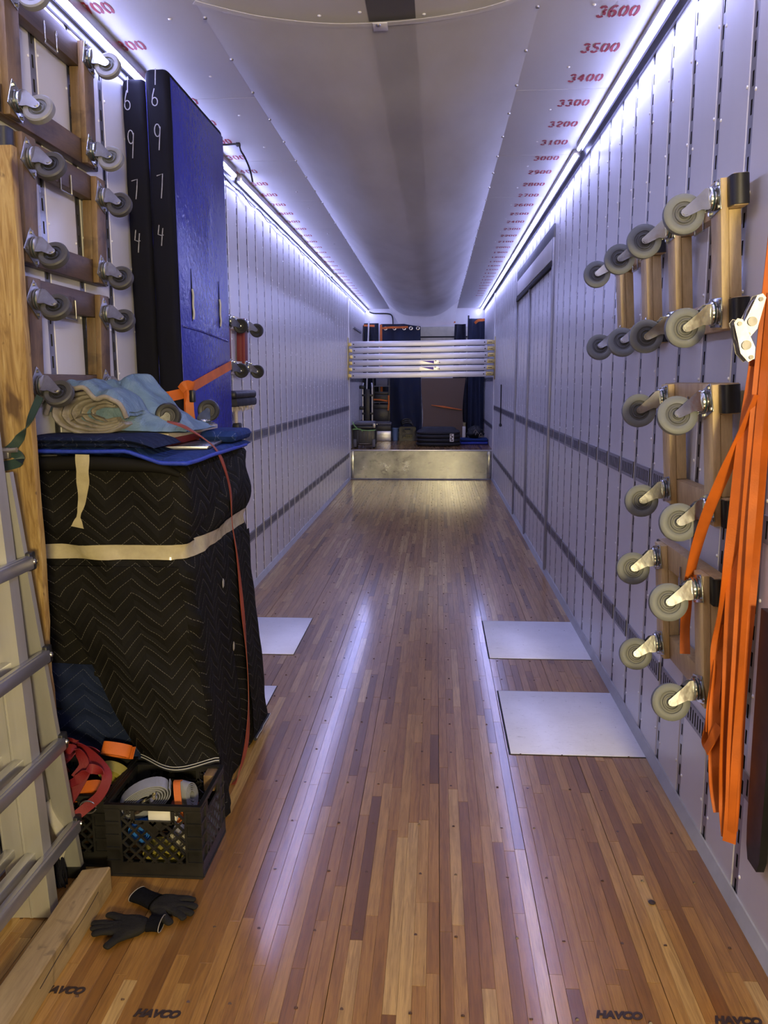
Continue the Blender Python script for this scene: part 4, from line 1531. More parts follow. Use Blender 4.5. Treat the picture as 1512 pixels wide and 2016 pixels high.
mb = MB()
mb.grid(flap, 40, 22)
mb.grid(lambda u, v: flap(u, v) - Vector((0, -0.002, 0.014)), 40, 22, None, True)
mb.build('blue_flap', M['pad_blue'], pad, 80)
ed = [flap(i / 40, 0) - Vector((0, 0.002, 0.008)) for i in range(41)]
MB().tube(ed, 0.010, 7).build('grey_binding', M['pad_grey'], pad, 80)

# ---- upright rough board and its green tie strap
bd = thing('lumber_board', 'rough yellow-brown upright board with dark knots at the left wall, behind the ladder', 'board', (-1.362, 2.458, 0))
mb = MB()
def board_pt(u, v):
    z = lerp(0.0, 2.36, v)
    return z
for i in range(1):
    n = 40
    vs = []
    for j in range(n + 1):
        z = lerp(0.0, 2.36, j / n)
        wl = -0.098 + 0.003 * fnoise(z * 3, 1, 0)
        wr = 0.094 + 0.004 * fnoise(z * 4, 5, 0) - (0.006 if 0.70 < z < 0.84 else 0)
        vs += [(wl, -0.015, z), (wr - 0.002, -0.015, z), (wr, -0.012, z), (wr, 0.015, z), (wl, 0.015, z)]
    fs = []
    for j in range(n):
        for q in range(5):
            fs.append((j * 5 + q, j * 5 + (q + 1) % 5, j * 5 + 5 + (q + 1) % 5, j * 5 + 5 + q))
    fs += [(4, 3, 2, 1, 0), tuple(n * 5 + q for q in range(5))]
    mb.add(vs, fs)
mb.build('board', M['pine'], bd, 40)
st_ = thing('tie_strap', 'dark green tie strap with a metal clamp across the rough board at left', 'strap', (-1.337, 2.43, 1.45))
MB().ribbon(smooth_path([(0.11, 0.0, 0.17), (0.065, -0.003, 0.085), (0.02, -0.006, 0.02), (-0.03, -0.006, -0.01), (-0.09, -0.004, -0.02)], 5), (0.5, 0, 0.8), 0.028, 0.003).build('webbing', M['web_green'], st_, 50)
MB().ribbon(smooth_path([(0.0, -0.010, 0.0), (0.035, -0.016, -0.012), (0.03, -0.014, -0.035), (-0.04, -0.010, -0.05)], 4), (0.2, 0, 1), 0.03, 0.003).build('webbing_tail', M['web_green'], st_, 50)
mb = MB().rbox((-0.04, -0.028, -0.022), (0.01, -0.008, 0.012), 0.004)
mb.cyl((-0.05, -0.022, -0.002), (0.035, -0.022, 0.006), 0.008, n=12)
mb.cyl((-0.02, -0.036, -0.004), (-0.02, -0.02, -0.004), 0.009, n=6)
mb.build('metal_clamp', M['zinc_worn'], st_, 40)

# ---- folded aluminium ladder leaning along the left wall
ld = thing('folding_ladder', 'folded aluminium multi-position ladder with flared legs at the left edge, on the floor', 'ladder', (-1.250, 2.2, 0))
ld.rotation_euler = (0, -0.045, 0)


def channel(mb, x0, x1, f_y, dy, z0, z1, th=0.004):
    """open C channel; f_y(z) gives the y of its web, flanges run to +dy"""
    lip = 0.007
    prof = [(x0, 0), (x1, 0), (x1, dy), (x1 - th, dy), (x1 - th, th), (x0 + th, th), (x0 + th, dy), (x0, dy)]
    n = len(prof)
    vs = [(px, f_y(z0) + py, z0) for px, py in prof] + [(px, f_y(z1) + py, z1) for px, py in prof]
    fs = [(i, (i + 1) % n, n + (i + 1) % n, n + i) for i in range(n)]
    fs += [(0, 1, 4, 5), (1, 2, 3, 4), (0, 5, 6, 7), (n + 0, n + 1, n + 4, n + 5), (n + 1, n + 2, n + 3, n + 4), (n, n + 5, n + 6, n + 7)]
    return mb.add(vs, fs)


YM = -0.235     # mid width of the ladder, local y
for nm, x0, x1, zt in (('inner_rail', -0.069, -0.012, 1.80), ('inner_rail', -0.004, 0.053, 1.80)):
    for s in (1, -1):
        mb = MB()
        channel(mb, x0, x1, lambda z: YM + s * 0.235, s * 0.045, 0.003, zt)
        mb.box((x0 - 0.0035, min(YM + s * 0.233, YM + s * 0.283), 0.003), (x0 + 0.001, max(YM + s * 0.233, YM + s * 0.283), zt))
        mb.box((x1 - 0.001, min(YM + s * 0.233, YM + s * 0.283), 0.003), (x1 + 0.0035, max(YM + s * 0.233, YM + s * 0.283), zt))
        mb.build(nm, M['alu_ladder'], ld, 30)
for x0, x1 in ((-0.074, -0.008), (-0.002, 0.060)):
    for s in (1, -1):
        mb = MB()
        channel(mb, x0, x1, lambda z: YM + s * (0.300 + 0.150 * (1 - z / 1.4)), s * 0.022, 0.035, 1.40)
        mb.build('flared_rail', M['alu_ladder'], ld, 30)
        MB().rbox((x0 - 0.002, min(YM + s * 0.44, YM + s * 0.478), 0.0), (x1 + 0.002, max(YM + s * 0.44, YM + s * 0.478), 0.04), 0.005).build('rubber_foot', M['rubber'], ld, 30)
for k in range(5):
    z = 0.195 + 0.308 * k
    hy = 0.30 + 0.150 * (1 - z / 1.4) + 0.012
    if z < 1.4:
        MB().rbox((0.048, YM - hy, z - 0.020), (0.080, YM + hy, z + 0.020), 0.005).rbox((0.056, YM - hy + .01, z + 0.019), (0.072, YM + hy - .01, z + 0.023), 0.002).build('rung', M['alu_rung'], ld, 30)
        for s in (1, -1):
            mb = MB().rbox((0.040, min(YM + s * (hy - 0.012), YM + s * (hy + 0.026)), z - 0.026), (0.075, max(YM + s * (hy - 0.012), YM + s * (hy + 0.026)), z + 0.032), 0.006)
            o = mb.build('rung_bracket', M['black_plastic'], ld, 30)
            MB().lathe([(0.010, 0), (0.008, 0.005), (0.0, 0.007)], (0.075, YM + s * (hy + 0.012), z), (1, 0, 0), 10).build('bracket_rivet', M['zinc'], o, 50)
    MB().rbox((-0.066, YM - 0.24, z + 0.012), (-0.036, YM + 0.24, z + 0.042), 0.004).build('rung', M['alu_rung'], ld, 30)
    MB().rbox((-0.002, YM - 0.24, z - 0.005), (0.030, YM + 0.24, z + 0.030), 0.004).build('rung', M['alu_rung'], ld, 30)

# cloth hanging behind the foot of the ladder
rg = thing('mop_cloth', 'crumpled off-white cloth with black fringe hanging behind the ladder foot', 'cloth', (-1.285, 2.395, 0))
MB().grid(lambda u, v: Vector((-0.035 + 0.085 * u + 0.012 * math.sin(v * 5), -0.008 - 0.018 * math.sin(u * 9 + v * 3), lerp(0.09, 0.30, v) + 0.012 * fnoise(u * 4, v * 4, 1))), 16, 16).build('cloth', M['white_cloth'], rg, 80)
mb = MB()
rr = random.Random(4)
for i in range(70):
    a = rr.uniform(0, 0.08)
    mb.tube([(-0.03 + a, -0.02 + rr.uniform(-.012, .012), 0.10), (-0.03 + a + rr.uniform(-.015, .015), -0.03 + rr.uniform(-.014, .014), 0.05), (-0.03 + a + rr.uniform(-.02, .02), -0.03 + rr.uniform(-.016, .014), 0.004)], 0.003, 4)
stuff(mb.build('fringe', M['black_cloth'], rg, 40))

# ---- square timber on the floor, lower left
tm = thing('square_timber', 'square rough-sawn timber lying on the floor at the lower left edge', 'timber', (-1.105, 2.335, 0.0015), 0.012)
mb = MB()
n = 24
vs = []
for j in range(n + 1):
    y = lerp(0.0, -1.25, j / n)
    e = 0.004
    w0, w1 = -0.044 + 0.002 * fnoise(y * 6, 0, 1), 0.044 + 0.002 * fnoise(y * 6, 3, 1)
    h = 0.088 + 0.002 * fnoise(y * 5, 7, 1)
    sk = 0.012 if j == 0 else 0
    for px, pz in ((w0, 0), (w1, 0), (w1, h - e), (w1 - e, h), (w0 + e, h), (w0, h - e)):
        vs.append((px, y + (sk * (px / 0.044) if j == 0 else 0), pz))
fs = []
for j in range(n):
    for q in range(6):
        fs.append((j * 6 + q, j * 6 + (q + 1) % 6, j * 6 + 6 + (q + 1) % 6, j * 6 + 6 + q))
fs += [tuple(range(5, -1, -1)), tuple(n * 6 + q for q in range(6))]
mb.add(vs, fs)
mb.build('timber', M['timber'], tm, 30)
MB().tube(smooth_path([(0.0445, -0.09, 0.066), (0.0452, -0.20, 0.058), (0.0448, -0.34, 0.060), (0.0452, -0.48, 0.050)], 4), [0.0012] * 13, 5).build('crack', M['black_ink'], tm)

# ---- black milk crates
CW, CD, CH = 0.330, 0.295, 0.262


def crate_side(L, h):
    """lattice side, local x along the side, z up, y=0 outer face, thickness inward +y"""
    mb = MB()
    th = 0.006
    hl = L / 2
    pil = 0.052
    mb.box((-hl, 0, h - 0.020), (hl, th + 0.004, h))                # rim
    mb.box((-hl, -0.003, h - 0.006), (hl, th + 0.006, h))
    mb.box((-hl, 0, 0.0), (hl, th, 0.052))                          # foot band
    mb.box((-hl, -0.003, 0.0), (hl, th, 0.008))
    for s in (-1, 1):                                               # corner pads with ribs
        a, b = sorted((s * hl, s * (hl - pil)))
        mb.box((a, 0.004, 0.05), (b, th + 0.002, h - 0.02))
        for k in range(5):
            z = 0.055 + k * (h - 0.075) / 4.0
            mb.box((a, -0.002, z - 0.004), (b, 0.006, z + 0.004))
        c = s * (hl - pil)
        mb.box((c - 0.004, -0.002, 0.05), (c + 0.004, th, h - 0.02))
    # handle: solid triangle below the slot
    mb.box((-0.066, 0, h - 0.070), (0.066, th, h - 0.058))
    mb.box((-0.075, 0, h - 0.066), (-0.062, th, h - 0.018))
    mb.box((0.062, 0, h - 0.066), (0.075, th, h - 0.018))
    mb.prism([(-0.066, h - 0.062), (0.066, h - 0.062), (0.0, h - 0.118)], lambda u, v, d: (u, d, v), 0.002, th)
    # diagonal lattice clipped to the window
    x0, x1, z0, z1 = -hl + pil, hl - pil, 0.052, h - 0.020
    pit = 0.043
    r = 0.0038
    for s in (-1, 1):
        k = -14
        while k < 15:
            c = k * pit
            k += 1
            pts = []
            for x in (x0, x1):
                z = (z0 + z1) / 2 + s * (x - c)
                if z0 <= z <= z1:
                    pts.append((x, z))
            for z in (z0, z1):
                x = c + s * (z - (z0 + z1) / 2)
                if x0 <= x <= x1:
                    pts.append((x, z))
            if len(pts) < 2:
                continue
            pts = sorted(set(pts))
            a, b = pts[0], pts[-1]
            # keep the handle slot open
            segs = [(a, b)]
            m = 12
            run = []
            for i in range(m + 1):
                q = (lerp(a[0], b[0], i / m), lerp(a[1], b[1], i / m))
                inside = abs(q[0]) < 0.066 and h - 0.060 < q[1] < h - 0.018
                if inside:
                    if len(run) > 1:
                        mb.ribbon([(run[0][0], 0.003, run[0][1]), (run[-1][0], 0.003, run[-1][1])], (s * -0.7, 0, 0.7), 2 * r, th)
                    run = []
                else:
                    run.append(q)
            if len(run) > 1:
                mb.ribbon([(run[0][0], 0.003, run[0][1]), (run[-1][0], 0.003, run[-1][1])], (s * -0.7, 0, 0.7), 2 * r, th)
    return mb.mesh('crate_side', [M['crate']])


SIDE_L, SIDE_S = crate_side(CW, CH), crate_side(CD - 0.014, CH)


def make_crate(label, x, y, rz=0.0):
    t = thing('milk_crate', label, 'crate', (x, y, 0.0012), rz, 'black milk crates')
    inst('crate_side', SIDE_L, t, (0, -CD / 2, 0))
    inst('crate_side', SIDE_L, t, (0, CD / 2, 0), (0, 0, PI))
    inst('crate_side', SIDE_S, t, (CW / 2, 0, 0), (0, 0, PI / 2))
    inst('crate_side', SIDE_S, t, (-CW / 2, 0, 0), (0, 0, -PI / 2))
    mb = MB()
    for i in range(9):
        q = -CW / 2 + 0.01 + i * (CW - 0.02) / 8
        mb.box((q - 0.005, -CD / 2 + 0.005, 0.004), (q + 0.005, CD / 2 - 0.005, 0.010))
        q = -CD / 2 + 0.01 + i * (CD - 0.02) / 8
        mb.box((-CW / 2 + 0.005, q - 0.005, 0.004), (CW / 2 - 0.005, q + 0.005, 0.010))
    mb.build('crate_base', M['crate'], t)
    return t


make_crate('black plastic milk crate in front of the wrapped cabinet, the right one, filled with straps', -0.943, 2.578)
make_crate('black plastic milk crate half hidden behind the ladder, red straps on top', -1.283, 2.626)


def coil(name, label, loc, rot, rx, rz, turns, w, mw, group=None, buckle=True, th=0.0035):
    """oval roll of webbing with a ratchet clipped on its side"""
    t = thing(name, label, 'strap', loc, 0, group)
    t.rotation_euler = rot
    pts = []
    n = int(turns * 26)
    for i in range(n + 1):
        a = 2 * PI * i / 26
        s = 1 - 0.62 * (1 - i / n)
        pts.append((rx * s * math.cos(a), 0, rz * s * math.sin(a)))
    MB().ribbon(pts, (0, 1, 0), w, th).build('webbing_roll', mw, t, 60)
    if buckle:
        mb = MB()
        for s in (-1, 1):
            yo = -w / 2 - 0.010 + s * 0.008
            mb.prism([(-0.052, -0.010), (-0.035, -0.016), (0.005, -0.014), (0.020, -0.004), (0.055, 0.006), (0.058, 0.014), (0.045, 0.016), (0.010, 0.014), (-0.040, 0.004)], lambda u, v, d: (u, d, v), yo - 0.0015, yo + 0.0015)
        mb.build('ratchet_handle', M['zinc'], t, 40)
        MB().cyl((0.0, -w / 2 - 0.024, 0), (0.0, -w / 2 + 0.002, 0), 0.010, n=12).cyl((0.045, -w / 2 - 0.022, 0.010), (0.045, -w / 2 + 0.002, 0.010), 0.006, n=10).build('ratchet_spool', M['brass'], t, 40)
        mb = MB()
        mb.cyl((-0.045, -w / 2 - 0.020, -0.004), (-0.045, -w / 2 + 0.002, -0.004), 0.007, n=10)
        mb.build('ratchet_pin', M['brass'], t, 40)
    return t


GS = 'rolled ratchet straps in the crates'
coil('ratchet_strap', 'oval roll of grey webbing with a steel ratchet, standing in the right crate', (-1.000, 2.52, 0.242), (0.25, -0.50, 0.15), 0.098, 0.055, 6, 0.050, M['web_grey'], GS)
coil('ratchet_strap', 'flat grey roll with an orange strip standing at the right side of the right crate', (-0.870, 2.58, 0.222), (0.1, 1.25, 1.35), 0.062, 0.034, 5, 0.045, M['web_grey'], GS, False)
b_ = MB().ribbon(smooth_path([(-0.040, 0.0, 0.15), (-0.034, -0.030, 0.31 - 0.15 + 0.0), (0, -0.05, 0.12), (0.01, -0.055, 0.05)], 5), (1, 0, 0), 0.022, 0.004)
ot = thing('orange_strap_tail', 'short flat orange strap tail over the grey roll in the right crate', 'strap', (-0.878, 2.545, 0.150))
MB().ribbon(smooth_path([(-0.018, 0.045, 0.120), (-0.014, 0.0, 0.142), (-0.005, -0.030, 0.125), (0.005, -0.050, 0.075), (0.010, -0.056, 0.02)], 5), (1, 0.1, 0), 0.024, 0.004).build('webbing', M['web_orange'], ot, 60)
coil('ratchet_strap', 'orange strap roll with a steel ratchet lying in the left crate', (-1.225, 2.545, 0.232), (0.5, -0.25, 0.3), 0.075, 0.045, 5, 0.045, M['web_orange'], GS)
coil('ratchet_strap', 'olive yellow strap roll behind the orange one in the left crate', (-1.165, 2.66, 0.255), (0.4, 0.5, 0.2), 0.055, 0.035, 4, 0.045, M['web_yellow'], GS, False)
coil('ratchet_strap', 'orange strap roll lying on the olive yellow one at the crate back', (-1.165, 2.70, 0.325), (0.9, 0.3, 0.3), 0.060, 0.020, 3, 0.045, M['web_orange'], GS, False)
coil('ratchet_strap', 'blue strap roll low in the right crate, seen through the lattice', (-1.005, 2.50, 0.135), (0.1, 0.3, 0.0), 0.045, 0.035, 4, 0.05, M['blue_plastic'], GS, False)
coil('ratchet_strap', 'olive yellow strap roll on the floor of the right crate', (-0.935, 2.50, 0.060), (0.2, 0.1, 0.1), 0.070, 0.034, 4, 0.05, M['web_yellow'], GS, False)
coil('ratchet_strap', 'pale roll at the right inside the right crate, seen through the lattice', (-0.862, 2.50, 0.105), (0.1, 0.9, 0.1), 0.055, 0.024, 4, 0.05, M['white_cloth'], GS, False)
coil('ratchet_strap', 'dark rust red strap roll beneath the grey roll in the right crate', (-0.90, 2.66, 0.110), (0.3, 0.3, 0.1), 0.07, 0.045, 4, 0.05, M['web_rust'], GS, False)
tag(MB().rbox((-0.05, -0.02, -0.022), (0.05, 0.02, 0.022), 0.006).build('white_box', M['white_plastic'], None, 30), 'small white box behind the handle slot of the right crate', 'box').location = (-0.915, 2.465, 0.218)
bn_ = thing('brass_fitting', 'small tan wooden block at the back right of the right crate', 'block', (-0.815, 2.69, 0.215))
MB().rbox((-0.02, -0.03, -0.02), (0.02, 0.03, 0.04), 0.003).build('block', M['oldwood_v'], bn_, 30)
bn_.name = 'wood_block'
# red strap tangle draped over the left crate
rs = thing('red_strap', 'tangled red webbing strap draped over the left crate beside the ladder', 'strap', (-1.212, 2.565, 0))
PATHS = [[(-0.09, 0.0, 0.30), (-0.10, -0.03, 0.37), (-0.06, -0.05, 0.415), (-0.01, -0.06, 0.41), (0.015, -0.07, 0.37), (-0.01, -0.09, 0.33)],
         [(-0.05, -0.08, 0.40), (-0.09, -0.09, 0.35), (-0.06, -0.12, 0.31), (0.0, -0.11, 0.33), (0.05, -0.10, 0.37), (0.09, -0.09, 0.35)],
         [(-0.10, 0.03, 0.40), (-0.06, 0.0, 0.42), (0.0, -0.02, 0.395), (0.06, -0.05, 0.365), (0.10, -0.085, 0.335), (0.085, -0.115, 0.285), (0.04, -0.13, 0.245), (0.0, -0.145, 0.215)],
         [(-0.12, 0.05, 0.33), (-0.07, 0.02, 0.375), (-0.02, -0.01, 0.385), (0.02, -0.05, 0.36), (0.0, -0.10, 0.30), (-0.03, -0.135, 0.24), (-0.03, -0.142, 0.19)],
         [(-0.09, -0.02, 0.41), (-0.11, -0.07, 0.36), (-0.095, -0.11, 0.30), (-0.065, -0.135, 0.245), (-0.03, -0.145, 0.20), (0.0, -0.142, 0.17)],
         [(0.02, 0.04, 0.36), (-0.03, 0.02, 0.38), (-0.08, -0.03, 0.36), (-0.10, -0.08, 0.32), (-0.07, -0.11, 0.28)]]
for i, p in enumerate(PATHS):
    q = smooth_path(p, 6)
    MB().ribbon(q, [Vector((0.8, 0.3 * math.sin(k * .3 + i), 0.5 * math.cos(k * .25 + i))) for k in range(len(q))], 0.034, 0.003).build('webbing_loop', M['web_red'], rs, 60)
MB().tube([(0.045 + 0.028 * math.cos(a * PI / 10), -0.125, 0.245 + 0.022 * math.sin(a * PI / 10)) for a in range(20)], 0.003, 6).build('wire_hook', M['zinc_worn'], rs, 60)


# ---- work gloves: skinned chains, pressed flat
def glove(name, label, wrist, palm, fingers, thumb, cuff, z0, flip=1.0):
    t = thing(name, label, 'glove', (palm[0], palm[1], z0), 0, 'pair of work gloves')
    px, py = palm[0], palm[1]

    def skin(chains, nm, mat, flat, zc):
        me = bpy.data.meshes.new(nm)
        vs, es, rad = [], [], []
        root = None
        for ch in chains:
            prev = None
            for (x, y, z, r) in ch:
                key = (round(x, 4), round(y, 4), round(z, 4))
                if key in vs_idx:
                    i = vs_idx[key]
                else:
                    i = len(vs)
                    vs_idx[key] = i
                    vs.append((x, y, z))
                    rad.append(r)
                if prev is not None and prev != i:
                    es.append((prev, i))
                prev = i
        me.from_pydata(vs, es, [])
        ob = bpy.data.objects.new(nm, me)
        COL.objects.link(ob)
        md = ob.modifiers.new('s', 'SKIN')
        sv = me.skin_vertices[0].data
        for i, r in enumerate(rad):
            sv[i].radius = (r, r)
        sv[0].use_root = True
        sb = ob.modifiers.new('d', 'SUBSURF')
        sb.levels = 2
        sb.render_levels = 2
        dg = bpy.context.evaluated_depsgraph_get()
        m2 = bpy.data.meshes.new_from_object(ob.evaluated_get(dg))
        bpy.data.objects.remove(ob)
        for v in m2.vertices:
            v.co.z *= flat
            v.co.z += 0.0018 * fnoise(v.co.x * 60, v.co.y * 60, 3)
        zmin = min(v.co.z for v in m2.vertices)
        for v in m2.vertices:
            v.co.z -= zmin - zc
        m2.materials.clear()
        m2.materials.append(mat)
        m2.polygons.foreach_set('use_smooth', [True] * len(m2.polygons))
        o = bpy.data.objects.new(nm, m2)
        COL.objects.link(o)
        o.parent = t
        return o
    loc = lambda p, z, r: (p[0] - px, p[1] - py, z, r)
    vs_idx = {}
    root = loc(palm, 0.0, 0.036)
    knu = fingers[0]
    ch = []
    for f in fingers:
        base, mid, tip, r = f
        r *= 1.16
        ch.append([root, loc(base, 0.0, r * 1.3), loc(mid, 0.006, r), loc(tip, 0.0, r * 0.85)])
    ch.append([root, loc(thumb[0], 0, 0.020), loc(thumb[1], 0.004, 0.0165), loc(thumb[2], 0, 0.0135)])
    ch.append([root, loc(wrist, 0.0, 0.031)])
    skin(ch, 'palm_and_fingers', M['glove'], 0.55, 0.0)
    vs_idx = {}
    d = Vector((cuff[0] - wrist[0], cuff[1] - wrist[1], 0))
    a = Vector((wrist[0] - px, wrist[1] - py, 0)) - d * 0.35
    mb = MB()
    side = Vector((-d.y, d.x, 0)).normalized()
    ring = 18
    vs = []
    for k in range(6):
        c = a + d * 1.35 * k / 5
        rr_ = 0.030 + 0.004 * abs(k - 2.5) / 2.5
        for q in range(ring):
            g = 2 * PI * q / ring
            vs.append(c + side * rr_ * math.cos(g) * 1.05 + Vector((0, 0, 0.0175 + 0.0165 * math.sin(g))))
    mb.add(vs, [(k * ring + q, k * ring + (q + 1) % ring, (k + 1) * ring + (q + 1) % ring, (k + 1) * ring + q) for k in range(5) for q in range(ring)])
    mb.build('knit_cuff', M['glove_knit'], t, 80)
    MB().tube(vs[5 * ring:] + [vs[5 * ring]], 0.0014, 5).build('cuff_edge', M['pad_grey'], t, 80)
    return t


def fz(u, v):
    return (u, v)


GA = dict(wrist=(-0.862, 2.176), palm=(-0.925, 2.163),
          fingers=[((-0.965, 2.190), (-0.992, 2.203), (-1.022, 2.210), 0.0125), ((-0.975, 2.163), (-1.012, 2.165), (-1.052, 2.166), 0.0130),
                   ((-0.972, 2.135), (-1.000, 2.128), (-1.030, 2.115), 0.0125), ((-0.962, 2.148), (-1.004, 2.147), (-1.046, 2.143), 0.0125)],
          thumb=((-0.935, 2.118), (-0.950, 2.088), (-0.966, 2.060)), cuff=(-0.832, 2.176))
glove('work_glove', 'dark grey work glove lying palm up on the floor, the nearer one by the timber', z0=0.0015, **GA)
GB = dict(wrist=(-0.905, 2.285), palm=(-0.850, 2.275),
          fingers=[((-0.818, 2.297), (-0.793, 2.300), (-0.762, 2.295), 0.0130), ((-0.808, 2.272), (-0.778, 2.268), (-0.745, 2.262), 0.0130),
                   ((-0.810, 2.250), (-0.780, 2.240), (-0.748, 2.226), 0.0125), ((-0.818, 2.240), (-0.792, 2.222), (-0.768, 2.203), 0.0120)],
          thumb=((-0.868, 2.238), (-0.835, 2.205), (-0.802, 2.178)), cuff=(-0.962, 2.312))
glove('work_glove', 'black knit-backed work glove lying across the other glove, nearer the crates', z0=0.0015, **GB)

# ---- small dark scrap on the floor
tag(MB().lathe([(0.0, 0.0), (0.010, 0.001), (0.012, 0.004), (0.006, 0.008), (0.0, 0.009)], (0, 0, 0), (0, 0, 1), 9).build('bark_chip', M['black_ink'], None, 50), 'small dark chip lying alone on the right side of the floor', 'chip').location = (0.703, 2.393, 0.0)

# ---- white painted steel plates let into the floor
for lab, x0, x1, y0, y1 in (('white painted steel floor plate at right, the nearer and larger one by the right wall', 0.345, 0.943, 3.42, 4.168),
                            ('white painted steel floor plate at right, the farther one by the right wall', 0.333, 0.943, 4.69, 5.46),
                            ('white steel floor plate at left, half hidden under the wrapped cabinet', -1.473, -0.872, 3.42, 4.168),
                            ('white steel floor plate at left, the farther one beyond the wrapped cabinet', -1.473, -0.872, 4.69, 5.46)):
    t = thing('floor_plate', lab, 'floor plate', ((x0 + x1) / 2, (y0 + y1) / 2, 0.0), 0, 'white floor plates')
    a, b = (x1 - x0) / 2, (y1 - y0) / 2
    MB().rbox((-a, -b, 0.0012), (a, b, 0.0036), 0.001).build('plate', M['plate'], t, 30)
    MB().box((-a - 0.008, -b - 0.006, 0.0004), (a + 0.004, b + 0.006, 0.0012)).build('sealant_edge', M['slot'], t)

# ---- rust red strap over the wrapped cabinet
rp_ = [(-1.05, 3.08, 1.512), (-0.99, 3.10, 1.490), (-0.93, 3.14, 1.445), (-0.885, 3.17, 1.395), (-0.862, 3.20, 1.32), (-0.850, 3.24, 1.21), (-0.858, 3.28, 1.07), (-0.850, 3.31, 0.93), (-0.835, 3.315, 0.69), (-0.822, 3.31, 0.48), (-0.815, 3.29, 0.27), (-0.812, 3.22, 0.12), (-0.822, 3.10, 0.03), (-0.835, 3.06, 0.008)]
q = smooth_path(rp_, 8)
t = thing('hanging_strap', 'narrow rust red strap hanging down the right side of the wrapped cabinet', 'strap', (0, 0, 0))
MB().ribbon(q, [Vector((0.25 * math.sin(i * 0.23), 1, 0.1)) for i in range(len(q))], [0.020 + 0.008 * math.sin(i * 0.31) for i in range(len(q))], 0.003).build('webbing', M['web_rust'], t, 60)

# ---- orange strap tied round the padded panels
t = thing('orange_tie_strap', 'orange tie strap knotted round the tall padded panels above the blue pad', 'strap', (0, 0, 0))
MB().ribbon([(-1.242, 3.98, 1.627), (-1.242, 4.40, 1.695), (-1.242, 4.85, 1.765)], (0, 0, 1), 0.052, 0.003).build('strap_run', M['web_orange'], t, 40)
MB().ribbon([(-1.236, 3.93, 1.612), (-1.30, 3.868, 1.595), (-1.40, 3.872, 1.585), (-1.48, 3.88, 1.580)], (0, 0, 1), 0.050, 0.003).build('strap_run', M['web_orange'], t, 40)
q = smooth_path([(-1.238, 3.93, 1.64), (-1.222, 3.92, 1.60), (-1.226, 3.93, 1.52), (-1.219, 3.95, 1.42), (-1.212, 3.97, 1.33)], 5)
MB().ribbon(q, [Vector((0.5, 1, 0.2 * math.sin(i))) for i in range(len(q))], 0.065, 0.004).build('strap_tail', M['web_orange'], t, 60)
q = smooth_path([(-1.232, 3.915, 1.63), (-1.215, 3.905, 1.56), (-1.215, 3.90, 1.46), (-1.220, 3.90, 1.36)], 5)
MB().ribbon(q, (1, 0.3, 0), 0.04, 0.004).build('strap_tail', M['web_orange'], t, 60)
q = smooth_path([(-1.25, 3.885, 1.625), (-1.222, 3.885, 1.65), (-1.20, 3.93, 1.64), (-1.222, 3.975, 1.622), (-1.225, 3.94, 1.60), (-1.215, 3.90, 1.60)], 5)
MB().ribbon(q, (0.3, 0, 1), 0.045, 0.004).build('knot', M['web_orange'], t, 60)
MB().rbox((-1.215, 3.90, 1.565), (-1.192, 3.94, 1.625), 0.005).build('buckle', M['rubber'], t, 30)

# ---- orange straps hanging at the right edge, with ratchet buckle
t = thing('orange_strap_bundle', 'bundle of long orange ratchet straps hanging on the right wall, nearest the viewer', 'strap', (0, 0, 0))


def hangstrap(name, pts, w, ph, mat=M['web_orange'], n=7, amp=0.5):
    q = smooth_path(pts, n)
    return MB().ribbon(q, [Vector((0.95, -0.30 + amp * 1.0 * math.sin(i * 0.21 + ph), 0.0)) for i in range(len(q))], w, 0.003).build(name, mat, t, 60)


hangstrap('strap_fall', [(0.925, 2.350, 2.12), (0.915, 2.350, 1.85), (0.905, 2.345, 1.50), (0.903, 2.350, 1.20), (0.902, 2.345, 0.90), (0.900, 2.335, 0.60), (0.905, 2.325, 0.40), (0.905, 2.325, 0.262)], 0.038, 0.6, amp=.35)
hangstrap('strap_fall', [(0.940, 2.365, 2.00), (0.935, 2.365, 1.70), (0.934, 2.362, 1.35), (0.930, 2.360, 1.05), (0.924, 2.352, 0.75), (0.920, 2.345, 0.50), (0.915, 2.335, 0.30)], 0.034, 1.9, amp=.75)
hangstrap('strap_fall', [(0.918, 2.335, 1.90), (0.908, 2.330, 1.55), (0.905, 2.330, 1.15), (0.904, 2.325, 0.80), (0.904, 2.318, 0.45), (0.906, 2.318, 0.30)], 0.022, 4.0, amp=.9)
hangstrap('strap_fall', [(0.912, 2.40, 1.72), (0.900, 2.39, 1.40), (0.893, 2.40, 1.10), (0.895, 2.385, 0.80), (0.893, 2.37, 0.50), (0.900, 2.35, 0.36), (0.905, 2.335, 0.27)], 0.044, 2.0, amp=.8)
hangstrap('strap_fall', [(0.905, 2.375, 1.70), (0.885, 2.385, 1.45), (0.880, 2.395, 1.20), (0.876, 2.42, 1.00), (0.876, 2.45, 0.86), (0.880, 2.455, 0.74), (0.876, 2.452, 0.66), (0.880, 2.47, 0.56)], 0.038, 3.2, amp=.9)
hangstrap('strap_fall', [(0.890, 2.455, 0.80), (0.884, 2.455, 0.68), (0.882, 2.44, 0.56), (0.886, 2.43, 0.47), (0.885, 2.415, 0.40), (0.893, 2.38, 0.33)], 0.040, 0.4, n=9)
hangstrap('strap_fall', [(0.895, 2.44, 0.92), (0.888, 2.455, 0.80), (0.878, 2.465, 0.68), (0.876, 2.475, 0.60), (0.878, 2.505, 0.51), (0.884, 2.49, 0.49)], 0.026, 1.2, n=9)
q = smooth_path([(0.885, 2.415, 0.60), (0.870, 2.425, 0.55), (0.862, 2.452, 0.50)], 6)
MB().ribbon(q, (0, 0.6, 1), 0.034, 0.003).build('strap_end', M['web_orange'], t, 60)
